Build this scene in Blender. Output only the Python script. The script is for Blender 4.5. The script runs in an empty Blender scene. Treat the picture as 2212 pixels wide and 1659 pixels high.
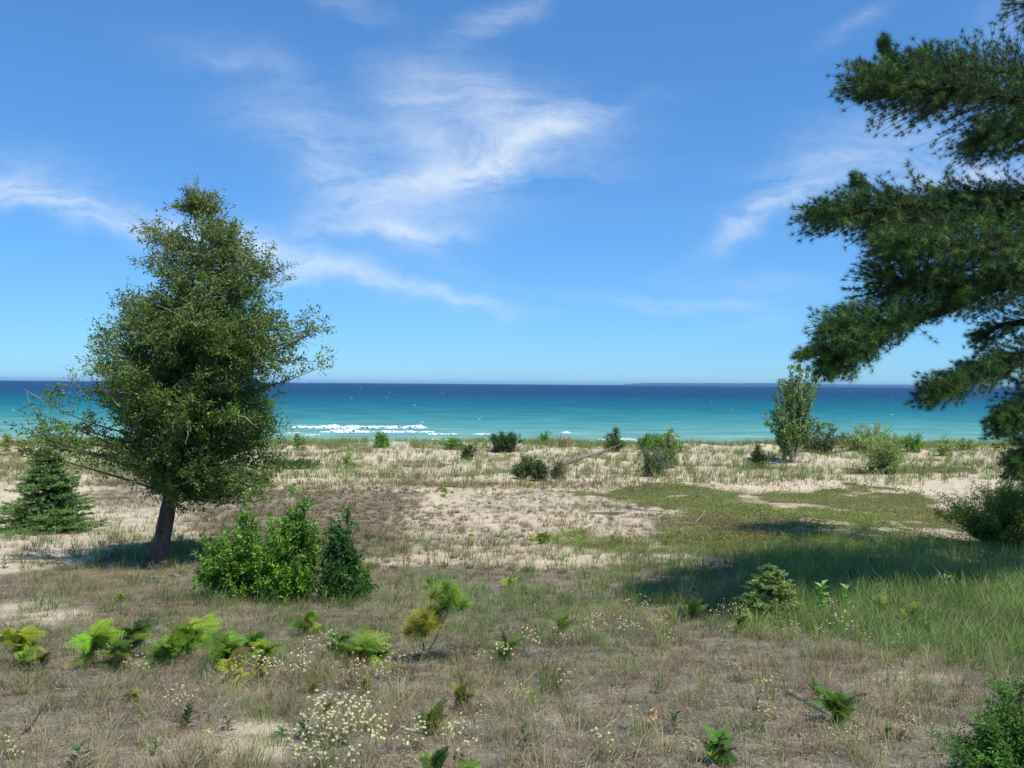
import bpy, math
import numpy as np

# ------------------------------------------------------------------ basics
SC = bpy.context.scene
COL = SC.collection
F = 1728.0            # focal length in pixels of a 2212 px wide picture
CU, CV = 1106.0, 829.5
ROLL = 0.0076
CAMZ = 5.6            # camera height above the lake
RNG = np.random.default_rng(7)

SUN = (math.radians(62), .62, -.785)      # elevation, and the compass direction towards the sun
def rng(s): return np.random.default_rng(s)
def A(*a): return np.array(a, dtype=float)
def nrmz(v): return v / np.maximum(np.linalg.norm(v, axis=-1, keepdims=True), 1e-9)
def sstep(x, a, b):
    t = np.clip((x - a) / (b - a), 0, 1); return t * t * (3 - 2 * t)

def _hash(i, j, seed):
    h = (i.astype(np.int64) * 374761393 + j.astype(np.int64) * 668265263 + seed * 974711) & 0xffffffff
    h = ((h ^ (h >> 13)) * 1274126177) & 0xffffffff
    h = (h ^ (h >> 16)) & 0xffff
    return h / 65535.0
def vn(x, y, sc, seed=0):
    x = np.asarray(x, float) / sc; y = np.asarray(y, float) / sc
    i = np.floor(x); j = np.floor(y); fx = x - i; fy = y - j
    fx = fx * fx * (3 - 2 * fx); fy = fy * fy * (3 - 2 * fy)
    a = _hash(i, j, seed); b = _hash(i + 1, j, seed); c = _hash(i, j + 1, seed); d = _hash(i + 1, j + 1, seed)
    return (a * (1 - fx) + b * fx) * (1 - fy) + (c * (1 - fx) + d * fx) * fy
def fbm(x, y, sc, seed=0, o=4):
    s = 0; a = 1; t = 0
    for k in range(o):
        s = s + a * vn(x, y, sc / 2 ** k, seed + k * 17); t += a; a *= .55
    return s / t

# ------------------------------------------------------------------ terrain
KD = [-400, -40, 0, 3, 4, 5, 7, 9.5, 12, 16, 20, 26, 34, 42, 50, 58, 63, 67, 72, 77, 90, 140, 500]
KH = [1.3, 1.4, 1.55, 1.72, 1.84, 2.0, 2.31, 2.62, 2.90, 3.26, 3.6, 4.0, 4.35, 4.54, 4.68, 4.76, 4.80, 4.98, 5.3, 5.62, 6.1, 7.5, 16]
def ter(x, y):
    x = np.asarray(x, float); y = np.asarray(y, float)
    z = CAMZ - np.interp(y, KD, KH)
    near = sstep(y, 2, 8); far = sstep(y, 16, 34); lake = 1 - sstep(y, 64, 75)
    z = z + near * .22 * (fbm(x, y, 5.0, 3) - .5) + .035 * (vn(x, y, .7, 5) - .5) + .02 * (vn(x, y, .28, 9) - .5)
    z = z + far * lake * (.55 * (fbm(x, y, 9.0, 21) - .5) + .22 * (vn(x, y, 2.2, 31) - .5))
    z = z + sstep(y, 30, 60) * lake * np.clip(x, -40, 40) * .008
    z = z + .28 * np.exp(-((x - 6.5) / 3.5) ** 2 - ((y - 20.) / 3.5) ** 2)
    z = z - .15 * np.exp(-((x + 7.5) / 3.) ** 2 - ((y - 11.) / 3.) ** 2)
    return z
def to_px(x, y, z):
    X = F * x / y; Y = -F * (z - CAMZ) / y
    c, s = math.cos(ROLL), math.sin(ROLL)
    return CU + X * c - Y * s, CV + Y * c + X * s
def ray(u, v):
    du, dv = u - CU, v - CV
    c, s = math.cos(ROLL), math.sin(ROLL)
    return (du * c + dv * s) / F, 1.0, -(dv * c - du * s) / F
DS = np.concatenate([np.arange(2, 20, .02), np.arange(20, 90, .08)])
def G(u, v):
    """ground point seen at photo pixel (u, v)"""
    rx, _, rz = ray(u, v)
    z = ter(rx * DS, DS); k = np.argmax(CAMZ + rz * DS <= z)
    if k == 0: k = len(DS) - 200
    d = DS[k]
    return A(rx * d, d, float(ter(rx * d, d)))
def at(u, v, d):
    rx, _, rz = ray(u, v)
    return A(rx * d, d, CAMZ + rz * d)

# ------------------------------------------------------------------ cover maps (laid out over the ground)
def gs(u, v, cu, cv, ru, rv): return np.exp(-((u - cu) / ru) ** 2 - ((v - cv) / rv) ** 2)
def bx(u, v, u0, u1, v0, v1, su=40, sv=12):
    return (sstep(u, u0 - su, u0 + su) * (1 - sstep(u, u1 - su, u1 + su)) *
            sstep(v, v0 - sv, v0 + sv) * (1 - sstep(v, v1 - sv, v1 + sv)))
def fields(x, y):
    z = ter(x, y); yy = np.maximum(y, 1.2)
    u, v = to_px(x, yy, z)
    n1 = fbm(x, y * .6, 2.2, 41); n2 = fbm(x, y, .6, 57, 3); n3 = fbm(x * .5, y * .35, 6., 77)
    u = u + (n1 - .5) * 120; v = v + (n1 - .5) * 22 * np.clip((v - 880) / 250, .3, 1.6) + (n3 - .5) * 12
    # bearberry mats
    top = np.interp(u, [1180, 1240, 1420, 1600, 1750, 1860, 1960, 2040, 2110, 2400], [1190, 1062, 1040, 1062, 1060, 1046, 1056, 1088, 1125, 1150])
    bot = np.interp(u, [1180, 1240, 1400, 1440, 1500, 1700, 2000, 2400], [1190, 1078, 1092, 1180, 1205, 1215, 1205, 1200])
    mat = sstep(v, top - 5, top + 6) * (1 - sstep(v, bot - 16, bot + 16)) * sstep(u, 1190, 1260)
    mat *= 1 - .85 * gs(u, v, 1370, 1148, 110, 20) - .7 * gs(u, v, 1330, 1112, 160, 14) * (n2 < .6)
    mat = np.maximum(mat, gs(u, v, 1310, 1176, 110, 9) * 1.1)
    mat = np.maximum(mat, gs(u, v, 1260, 1160, 40, 12)); mat = np.maximum(mat, gs(u, v, 1400, 1188, 110, 8))
    mat = np.maximum(mat, gs(u, v, 1300, 1107, 100, 7)); mat = np.maximum(mat, gs(u, v, 1290, 1070, 70, 6))
    mat = np.maximum(mat, bx(u, v, 1790, 2110, 1008, 1024, 40, 5)); mat = np.maximum(mat, gs(u, v, 630, 1000, 80, 9) * 1.2)
    mat = np.maximum(mat, gs(u, v, 1050, 1042, 90, 8)); mat = np.maximum(mat, gs(u, v, 560, 1042, 130, 9) * .7)
    mat = np.maximum(mat, gs(u, v, 1640, 1010, 60, 8)); mat = np.maximum(mat, gs(u, v, 1110, 973, 60, 5))
    mat = np.maximum(mat, gs(u, v, 1210, 975, 70, 4)); mat = np.maximum(mat, gs(u, v, 1420, 968, 60, 7) * 1.2)
    mat = np.maximum(mat, gs(u, v, 20, 982, 40, 6)); mat = np.maximum(mat, gs(u, v, 250, 1042, 80, 7) * .7)
    mat = np.maximum(mat, gs(u, v, 1320, 1235, 170, 10) * .5); mat = np.maximum(mat, gs(u, v, 820, 1195, 60, 6) * .7)
    n4 = fbm(x, y * .8, 1.5, 131, 4); mat = np.clip(mat, 0, 1) * sstep(n4 * 1.25 + n2 * .35 + mat * .5 - .10 * (n3 < .42), .93, 1.13)
    # dry brown grass
    dry = np.zeros_like(u)
    dry += .42 * sstep(v, 950, 960) * (1 - sstep(v, 1030, 1045)) * sstep(n1, .42, .6)
    dry = np.maximum(dry, .85 * bx(u, v, 350, 1330, 1040, 1058, 120, 8))
    dry = np.maximum(dry, .85 * bx(u, v, 380, 900, 1050, 1215, 90, 12))
    dry = np.maximum(dry, .33 * bx(u, v, 850, 1480, 1060, 1235, 60, 12))
    dry = np.maximum(dry, .6 * bx(u, v, 180, 420, 990, 1110, 60, 20)); dry = np.maximum(dry, .4 * bx(u, v, -300, 200, 985, 1060, 60, 12))
    dry = np.maximum(dry, .25 * bx(u, v, -300, 350, 1110, 1235, 60, 14)); dry = np.maximum(dry, .35 * bx(u, v, 1400, 1750, 1015, 1050, 60, 10))
    vb = np.interp(u, [-200, 0, 180, 320, 520, 760, 1200, 1500], [1240, 1236, 1200, 1156, 1152, 1205, 1224, 1216])
    fg = sstep(v, vb - 12, vb + 18)
    dry = np.maximum(dry, .95 * fg)
    bare = np.maximum.reduce([gs(u, v, 60, 1325, 170, 38), gs(u, v, 330, 1390, 60, 20) * .5, gs(u, v, 520, 1620, 190, 40), gs(u, v, 560, 1575, 90, 25),
                              gs(u, v, 1215, 1560, 80, 22) * .7, gs(u, v, 1960, 1470, 160, 45) * .7, gs(u, v, 1870, 1530, 90, 25) * .7,
                              gs(u, v, 880, 1215, 120, 14) * .8, gs(u, v, 1230, 1200, 160, 16) * .7])
    dry = dry * (1 - .92 * bare) * (1 - .75 * mat)
    # green grass
    grn = .95 * sstep(u, 1480, 1700) * sstep(v, 1150, 1215) * (1 - sstep(v, np.interp(u, [1400, 1800, 2212], [1375, 1390, 1480]) - 20, np.interp(u, [1400, 1800, 2212], [1375, 1390, 1480]) + 25))
    grn = np.maximum(grn, .36 * bx(u, v, 820, 1560, 1260, 1400, 90, 25)); grn = np.maximum(grn, .45 * bx(u, v, 1300, 1700, 1200, 1330, 80, 20))
    grn = np.maximum(grn, .35 * bx(u, v, 180, 330, 1010, 1180, 30, 20)); grn = np.maximum(grn, .25 * bx(u, v, 620, 830, 1040, 1110, 50, 20))
    grn = np.maximum(grn, .22 * bx(u, v, 380, 860, 1270, 1500, 80, 40)); grn = np.maximum(grn, .06 * sstep(v, 1380, 1450))
    grn = np.maximum(grn, .7 * gs(u, v, 300, 1195, 150, 30)); grn = np.maximum(grn, .22 * sstep(v, 955, 970) * (1 - sstep(v, 1030, 1050))); grn = np.maximum(grn, .12 * sstep(v, 960, 975)); grn = np.maximum(grn, .85 * (1 - sstep(v, 962, 980)) * sstep(n1, .38, .52))
    # dead litter, moss and lichen over the sand
    lit = .10 + .25 * sstep(v, 1030, 1050) * sstep(n1, .45, .6) * (u < 1500)
    lit = np.maximum(lit, .62 * bx(u, v, 380, 900, 1055, 1215, 90, 14)); lit = np.maximum(lit, .95 * fg)
    lit = np.maximum(lit, .5 * bx(u, v, 180, 420, 1000, 1100, 60, 20)); lit = np.maximum(lit, .8 * mat)
    lit = np.maximum(lit, .42 * sstep(u, 1450, 1560) * bx(u, v, 1300, 2600, 1062, 1240, 60, 10))
    lit = lit * (1 - .8 * bare)
    lit = np.clip(lit + (n2 - .5) * .5 * (lit > .12), 0, 1)
    return dict(mat=mat, dry=np.clip(dry, 0, 1), grn=np.clip(grn, 0, 1), lit=lit, u=u, v=v, z=z, bare=bare)

# ------------------------------------------------------------------ materials
def new_mat(name):
    m = bpy.data.materials.new(name); m.use_nodes = True
    nt = m.node_tree; nt.nodes.clear()
    out = nt.nodes.new('ShaderNodeOutputMaterial')
    return m, nt, out
def N(nt, t, **kw):
    n = nt.nodes.new(t)
    for k, v in kw.items(): setattr(n, k, v)
    return n
def L(nt, a, b): nt.links.new(a, b)
def noise(nt, sc, det=4, rough=.55, vec=None, dist=0):
    n = N(nt, 'ShaderNodeTexNoise'); n.inputs['Scale'].default_value = sc; n.inputs['Detail'].default_value = det
    n.inputs['Roughness'].default_value = rough; n.inputs['Distortion'].default_value = dist
    if vec is not None: L(nt, vec, n.inputs['Vector'])
    return n
def ramp(nt, fac, stops):
    r = N(nt, 'ShaderNodeValToRGB'); cr = r.color_ramp
    while len(cr.elements) < len(stops): cr.elements.new(.5)
    for e, (p, c) in zip(cr.elements, stops):
        e.position = p; e.color = (*c, 1) if len(c) == 3 else c
    L(nt, fac, r.inputs[0]); return r
def mixc(nt, fac, a, b, mode='MIX'):
    m = N(nt, 'ShaderNodeMix', data_type='RGBA', blend_type=mode)
    for sock, val in ((m.inputs[0], fac), (m.inputs[6], a), (m.inputs[7], b)):
        if isinstance(val, (int, float)): sock.default_value = val
        elif isinstance(val, tuple): sock.default_value = (*val, 1)
        else: L(nt, val, sock)
    return m.outputs[2]
def math_(nt, op, a, b=0.0, clamp=False):
    m = N(nt, 'ShaderNodeMath', operation=op, use_clamp=clamp)
    for s, val in ((m.inputs[0], a), (m.inputs[1], b)):
        if isinstance(val, (int, float)): s.default_value = val
        else: L(nt, val, s)
    return m.outputs[0]

def foliage_mat(name, transl=.25, rough=.5, spec=.35):
    m, nt, out = new_mat(name)
    at_ = N(nt, 'ShaderNodeAttribute', attribute_name='Col')
    geo = N(nt, 'ShaderNodeNewGeometry')
    ns = noise(nt, 3.0, 3, .6, geo.outputs['Position'])
    c = mixc(nt, 1.0, at_.outputs['Color'], ramp(nt, ns.outputs['Fac'], [(.3, (.72, .76, .74)), (.7, (1.22, 1.18, 1.1))]).outputs[0], 'MULTIPLY')
    p = N(nt, 'ShaderNodeBsdfPrincipled'); p.inputs['Roughness'].default_value = rough
    p.inputs['Specular IOR Level'].default_value = spec
    L(nt, c, p.inputs['Base Color'])
    t = N(nt, 'ShaderNodeBsdfTranslucent')
    L(nt, mixc(nt, 1.0, c, (1.35, 1.4, .7), 'MULTIPLY'), t.inputs['Color'])
    mx = N(nt, 'ShaderNodeMixShader'); mx.inputs[0].default_value = transl
    L(nt, p.outputs[0], mx.inputs[1]); L(nt, t.outputs[0], mx.inputs[2]); L(nt, mx.outputs[0], out.inputs[0])
    return m
def bark_mat(name, c1, c2, sc=14):
    m, nt, out = new_mat(name)
    tc = N(nt, 'ShaderNodeNewGeometry'); mp = N(nt, 'ShaderNodeMapping'); mp.inputs['Scale'].default_value = (1, 1, .18)
    L(nt, tc.outputs['Position'], mp.inputs[0])
    n = noise(nt, sc * 2.2, 6, .65, mp.outputs[0], .6); n2 = noise(nt, sc * .5, 3, .5, mp.outputs[0])
    c = mixc(nt, 1., ramp(nt, n.outputs['Fac'], [(.32, c1), (.68, c2)]).outputs[0],
             ramp(nt, n2.outputs['Fac'], [(.3, (.7, .7, .7)), (.7, (1.25, 1.2, 1.15))]).outputs[0], 'MULTIPLY')
    p = N(nt, 'ShaderNodeBsdfPrincipled'); p.inputs['Roughness'].default_value = .9; p.inputs['Specular IOR Level'].default_value = .15
    L(nt, c, p.inputs['Base Color'])
    b = N(nt, 'ShaderNodeBump'); b.inputs['Strength'].default_value = .9; b.inputs['Distance'].default_value = .02
    L(nt, n.outputs['Fac'], b.inputs['Height']); L(nt, b.outputs[0], p.inputs['Normal']); L(nt, p.outputs[0], out.inputs[0])
    return m

M_LEAF = foliage_mat('leaf', .36, .42, .45)
M_NEEDLE = foliage_mat('needle', .04, .5, .3)
M_CEDAR = foliage_mat('cedar_scale', .34, .55, .3)
M_FERN = foliage_mat('fern_frond', .30, .5, .3)
M_DRY = foliage_mat('dry_grass', .15, .7, .15)
M_GRASS = foliage_mat('green_grass', .28, .5, .3)
M_PETAL = foliage_mat('petal', .3, .6, .2)
M_TWIG = foliage_mat('twig', 0.0, .85, .1)
M_BARK = bark_mat('cedar_bark', (.045, .036, .03), (.16, .13, .105))
M_PBARK = bark_mat('pine_bark', (.02, .016, .014), (.07, .055, .045))
M_DRIFT = bark_mat('driftwood', (.12, .11, .10), (.33, .31, .28), 9)

# ------------------------------------------------------------------ mesh building
class MB:
    def __init__(s): s.V = []; s.T = []; s.C = []; s.n = 0
    def add(s, V, T, C):
        V = np.asarray(V, float).reshape(-1, 3); T = np.asarray(T, np.int64).reshape(-1, 3)
        if len(V) == 0: return
        C = np.broadcast_to(np.asarray(C, float), (len(V), 3))
        s.V.append(V); s.T.append(T + s.n); s.C.append(C); s.n += len(V)
    def build(s, name, mat, parent=None, smooth=False, origin=None):
        me = bpy.data.meshes.new(name)
        V = np.concatenate(s.V) if s.V else np.zeros((0, 3)); T = np.concatenate(s.T); C = np.concatenate(s.C)
        if parent is not None: V = V - np.array(parent.location)
        elif origin is not None: V = V - np.asarray(origin)
        me.vertices.add(len(V)); me.vertices.foreach_set('co', V.astype(np.float32).ravel())
        me.loops.add(len(T) * 3); me.loops.foreach_set('vertex_index', T.astype(np.int32).ravel())
        me.polygons.add(len(T)); me.polygons.foreach_set('loop_start', np.arange(0, len(T) * 3, 3, dtype=np.int32))
        me.polygons.foreach_set('use_smooth', np.full(len(T), smooth))
        ca = me.color_attributes.new('Col', 'FLOAT_COLOR', 'POINT')
        ca.data.foreach_set('color', np.concatenate([np.clip(C, 0, 1), np.ones((len(C), 1))], 1).astype(np.float32).ravel())
        me.update(calc_edges=True)
        me.materials.append(mat)
        o = bpy.data.objects.new(name, me); COL.objects.link(o)
        if parent is not None: o.parent = parent
        elif origin is not None: o.location = origin
        return o
def tag(o, label, cat, group=None):
    o['label'] = label; o['category'] = cat
    if group: o['group'] = group
    return o
def thing(name, label, cat, loc, group=None):
    o = bpy.data.objects.new(name, None); COL.objects.link(o); o.location = tuple(loc); o.empty_display_size = .1
    return tag(o, label, cat, group)

def rep(C, n, k):
    C = np.asarray(C, float)
    if C.ndim == 1: return np.broadcast_to(C, (n * k, 3))
    return np.repeat(C, k, axis=0)
def leaves(mb, p, d, nr, Ln, W, C, fold=.12, droop=.0):
    n = len(p); d = nrmz(d); s = nrmz(np.cross(d, nr)); nn = np.cross(s, d)
    Ln = np.broadcast_to(Ln, n)[:, None]; W = np.broadcast_to(W, n)[:, None]
    V = np.stack([p, p + d * Ln * .45 + s * W * .5 + nn * W * fold, p + d * Ln - nn * Ln * droop, p + d * Ln * .45 - s * W * .5 + nn * W * fold], 1)
    i = np.arange(n)[:, None] * 4
    T = np.concatenate([i + [0, 2, 1], i + [0, 3, 2]], 0)
    mb.add(V.reshape(-1, 3), T, rep(C, n, 4))
def needles(mb, p, d, Ln, W, C, r):
    n = len(p); d = nrmz(d); s = nrmz(np.cross(d, r.normal(size=(n, 3))))
    Ln = np.broadcast_to(Ln, n)[:, None]; W = np.broadcast_to(W, n)[:, None]
    V = np.stack([p - s * W / 2, p + s * W / 2, p + d * Ln], 1)
    mb.add(V.reshape(-1, 3), np.arange(n * 3).reshape(-1, 3), rep(C, n, 3))
def sticks(mb, p0, p1, r0, r1, C):
    n = len(p0); d = nrmz(p1 - p0); ref = np.where(np.abs(d[:, 2:]) > .9, A(1, 0, 0), A(0, 0, 1))
    a = nrmz(np.cross(d, ref)); b = np.cross(d, a)
    r0 = np.broadcast_to(r0, n)[:, None]; r1 = np.broadcast_to(r1, n)[:, None]
    vs = []
    for P, R in ((p0, r0), (p1, r1)):
        for k in range(3):
            t = k * 2 * math.pi / 3
            vs.append(P + (a * math.cos(t) + b * math.sin(t)) * R)
    V = np.stack(vs, 1); i = np.arange(n)[:, None] * 6
    T = np.concatenate([i + t for t in ([0, 1, 4], [0, 4, 3], [1, 2, 5], [1, 5, 4], [2, 0, 3], [2, 3, 5])], 0)
    mb.add(V.reshape(-1, 3), T, rep(C, n, 6))
def tube(mb, pts, rad, n=10, C=(.1, .08, .06), lump=0., seed=0):
    pts = np.asarray(pts, float); k = len(pts); rad = np.broadcast_to(rad, k); r = rng(seed)
    t = nrmz(np.gradient(pts, axis=0)); ref = A(0, 1, 0.01) if abs(t[0][1]) < .8 else A(1, 0, 0)
    a = nrmz(np.cross(t, ref)); b = np.cross(t, a)
    ang = np.arange(n) * 2 * math.pi / n
    off = 1 + lump * (r.random(n) - .5)[None] + lump * .4 * (r.random((k, n)) - .5)
    V = pts[:, None] + (a[:, None] * np.cos(ang)[None, :, None] + b[:, None] * np.sin(ang)[None, :, None]) * (rad[:, None] * off)[..., None]
    V = np.concatenate([V.reshape(-1, 3), pts[:1], pts[-1:]]); T = []
    for i in range(k - 1):
        for j in range(n):
            q = (j + 1) % n; T += [[i * n + j, i * n + q, (i + 1) * n + q], [i * n + j, (i + 1) * n + q, (i + 1) * n + j]]
    for j in range(n):
        q = (j + 1) % n; T += [[k * n, q, j], [k * n + 1, (k - 1) * n + j, (k - 1) * n + q]]
    mb.add(V, T, C)
def spline(P, n):
    """Catmull-Rom through control points (any number of columns)"""
    P = np.asarray(P, float); k = len(P); Q = np.concatenate([[2 * P[0] - P[1]], P, [2 * P[-1] - P[-2]]])
    t = np.linspace(0, k - 1 - 1e-6, n); i = t.astype(int); f = (t - i)[:, None]
    p0, p1, p2, p3 = Q[i], Q[i + 1], Q[i + 2], Q[i + 3]
    return .5 * (2 * p1 + (p2 - p0) * f + (2 * p0 - 5 * p1 + 4 * p2 - p3) * f ** 2 + (3 * p1 - p0 - 3 * p2 + p3) * f ** 3)
def pick(r, pal, n, jit=.15):
    pal = np.asarray(pal, float); c = pal[r.integers(0, len(pal), n)]
    return np.clip(c * (1 + jit * r.normal(size=(n, 1))) * (1 + jit * .3 * r.normal(size=(n, 3))), .003, 1)

def grow(mw, ml, r, O, T_, bend, nsub, sublen, nleaf, LL, LW, pal, wr=.012, wcol=(.10, .085, .07), t0=.35, upb=.25, spread=.8,
         leaf_up=.4, colfn=None, clump=1.0, twr=.0025, leafdir=.5):
    """limbs O->T_ with sub twigs and leaves"""
    n = len(O); K = 6
    mid = (O + T_) / 2 + bend + r.normal(size=(n, 3)) * .06 * np.linalg.norm(T_ - O, axis=1, keepdims=True)
    tt = np.linspace(0, 1, K + 1)
    path = [(1 - t) ** 2 * O + 2 * t * (1 - t) * mid + t * t * T_ for t in tt]
    ln = np.linalg.norm(T_ - O, axis=1)
    for k in range(K):
        sticks(mw, path[k], path[k + 1], wr * (1 - .85 * tt[k]) * (.5 + .5 * ln / ln.mean()), wr * (1 - .85 * tt[k + 1]) * (.5 + .5 * ln / ln.mean()), wcol)
    t = t0 + (1 - t0) * r.random((n, nsub)) ** .8; t[:, 0] = 1
    P = ((1 - t) ** 2)[..., None] * O[:, None] + (2 * t * (1 - t))[..., None] * mid[:, None] + (t * t)[..., None] * T_[:, None]
    D = nrmz(T_ - mid)[:, None] * .7 + r.normal(size=(n, nsub, 3)) * spread + A(0, 0, upb)
    D = nrmz(D); sl = sublen * (.5 + .8 * r.random((n, nsub)))
    P = P.reshape(-1, 3); D = D.reshape(-1, 3); sl = sl.reshape(-1, 1); E = P + D * sl
    sticks(mw, P, E, twr, twr * .4, wcol)
    s = r.random((len(P), nleaf)) ** .7
    Q = P[:, None] + (D * sl)[:, None] * s[..., None] + r.normal(size=(len(P), nleaf, 3)) * .16 * sublen * clump
    dd = D[:, None] * leafdir + r.normal(size=Q.shape) * .7
    nr = r.normal(size=Q.shape) * (1 - leaf_up) + A(0, 0, 1) * leaf_up
    Q = Q.reshape(-1, 3); dd = dd.reshape(-1, 3); nr = nr.reshape(-1, 3); m = len(Q)
    tone = np.repeat(np.clip(1 + .28 * r.normal(size=len(P)), .4, 1.8), nleaf)[:, None]
    C = pick(r, pal, m) * tone
    if colfn is not None: C = colfn(Q, C, r)
    sz = .65 + .6 * r.random(m)
    leaves(ml, Q, dd, nr, LL * sz, LW * sz, C, .15, .1)

def crown_targets(r, n, base, scale, prof, depth=.85, shell=.55, axis=None):
    """random limb ends in a crown given as rows (height, left, right) in picture pixels above the base"""
    prof = np.asarray(prof, float); h = prof[:, 0]; w = prof[:, 2] - prof[:, 1]
    hh = np.linspace(h.min(), h.max(), 400); ww = np.interp(hh, h, w); cdf = np.cumsum(ww ** 1.5); cdf /= cdf[-1]
    H = np.interp(r.random(n), cdf, hh)
    l = np.interp(H, h, prof[:, 1]); rr = np.interp(H, h, prof[:, 2]); c = (l + rr) / 2; e = (rr - l) / 2
    th = r.random(n) * 2 * math.pi; q = shell + (1 - shell) * r.random(n) ** .6
    X = c + e * np.cos(th) * q; Y = e * np.sin(th) * q * depth
    return base + np.stack([X * scale, Y * scale, H * scale], 1), H, c

# ------------------------------------------------------------------ ground
def build_ground():
    ys = np.concatenate([np.linspace(-400, -20, 20), np.linspace(-18, 2, 22)[0:], np.geomspace(2.2, 100, 620), np.geomspace(104, 500, 20)])
    s = np.concatenate([-np.geomspace(40, .95, 26), np.linspace(-.9, .9, 520), np.geomspace(.95, 40, 26)])
    X = s[None] * (5 + np.maximum(ys, 0))[:, None]; Y = np.broadcast_to(ys[:, None], X.shape)
    Z = ter(X, Y); f = fields(X.ravel(), Y.ravel()); ny, nx = X.shape
    Z = Z - 0.0
    V = np.stack([X, Y, Z], -1).reshape(-1, 3)
    i = np.arange(ny - 1)[:, None] * nx + np.arange(nx - 1)[None]
    i = i.reshape(-1, 1); T = np.concatenate([i + [0, 1, nx + 1], i + [0, nx + 1, nx]], 0)
    C = np.stack([f['lit'], f['mat'], f['dry']], 1)
    mb = MB(); mb.add(V, T, C)
    m, nt, out = new_mat('sand_and_litter')
    at_ = N(nt, 'ShaderNodeAttribute', attribute_name='Col'); sep = N(nt, 'ShaderNodeSeparateColor'); L(nt, at_.outputs['Color'], sep.inputs[0])
    geo = N(nt, 'ShaderNodeNewGeometry'); pos = geo.outputs['Position']
    n1 = noise(nt, 1.1, 5, .6, pos); n2 = noise(nt, 16, 5, .65, pos); n3 = noise(nt, 120, 3, .6, pos); n4 = noise(nt, 5, 4, .6, pos)
    sand = mixc(nt, 1., ramp(nt, n1.outputs['Fac'], [(.3, (.45, .375, .265)), (.7, (.62, .54, .40))]).outputs[0],
                ramp(nt, n3.outputs['Fac'], [(.25, (.72, .72, .74)), (.6, (1.08, 1.06, 1.05))]).outputs[0], 'MULTIPLY')
    lit = mixc(nt, n2.outputs['Fac'], ramp(nt, n3.outputs['Fac'], [(.3, (.085, .066, .043)), (.7, (.33, .27, .185))]).outputs[0],
               ramp(nt, n4.outputs['Fac'], [(.35, (.085, .072, .062)), (.65, (.34, .305, .26))]).outputs[0])
    grn = ramp(nt, n2.outputs['Fac'], [(.3, (.05, .055, .018)), (.7, (.14, .14, .045))]).outputs[0]
    th = math_(nt, 'ADD', sep.outputs[0], math_(nt, 'MULTIPLY', math_(nt, 'SUBTRACT', n2.outputs['Fac'], .5), .9))
    fac = ramp(nt, th, [(.28, (0, 0, 0)), (.62, (1, 1, 1))]).outputs[0]
    c = mixc(nt, fac, sand, lit)
    c = mixc(nt, math_(nt, 'MULTIPLY', sep.outputs[1], .8), c, grn)
    p = N(nt, 'ShaderNodeBsdfPrincipled'); p.inputs['Roughness'].default_value = .95; p.inputs['Specular IOR Level'].default_value = .1
    L(nt, c, p.inputs['Base Color'])
    b = N(nt, 'ShaderNodeBump'); b.inputs['Strength'].default_value = .8; b.inputs['Distance'].default_value = .03
    hgt = math_(nt, 'ADD', n2.outputs['Fac'], math_(nt, 'ADD', math_(nt, 'MULTIPLY', n4.outputs['Fac'], 1.6), math_(nt, 'MULTIPLY', n3.outputs['Fac'], .3)))
    L(nt, hgt, b.inputs['Height']); L(nt, b.outputs[0], p.inputs['Normal']); L(nt, p.outputs[0], out.inputs[0])
    o = mb.build('ground', m, smooth=True); o['kind'] = 'structure'
build_ground()

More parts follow.
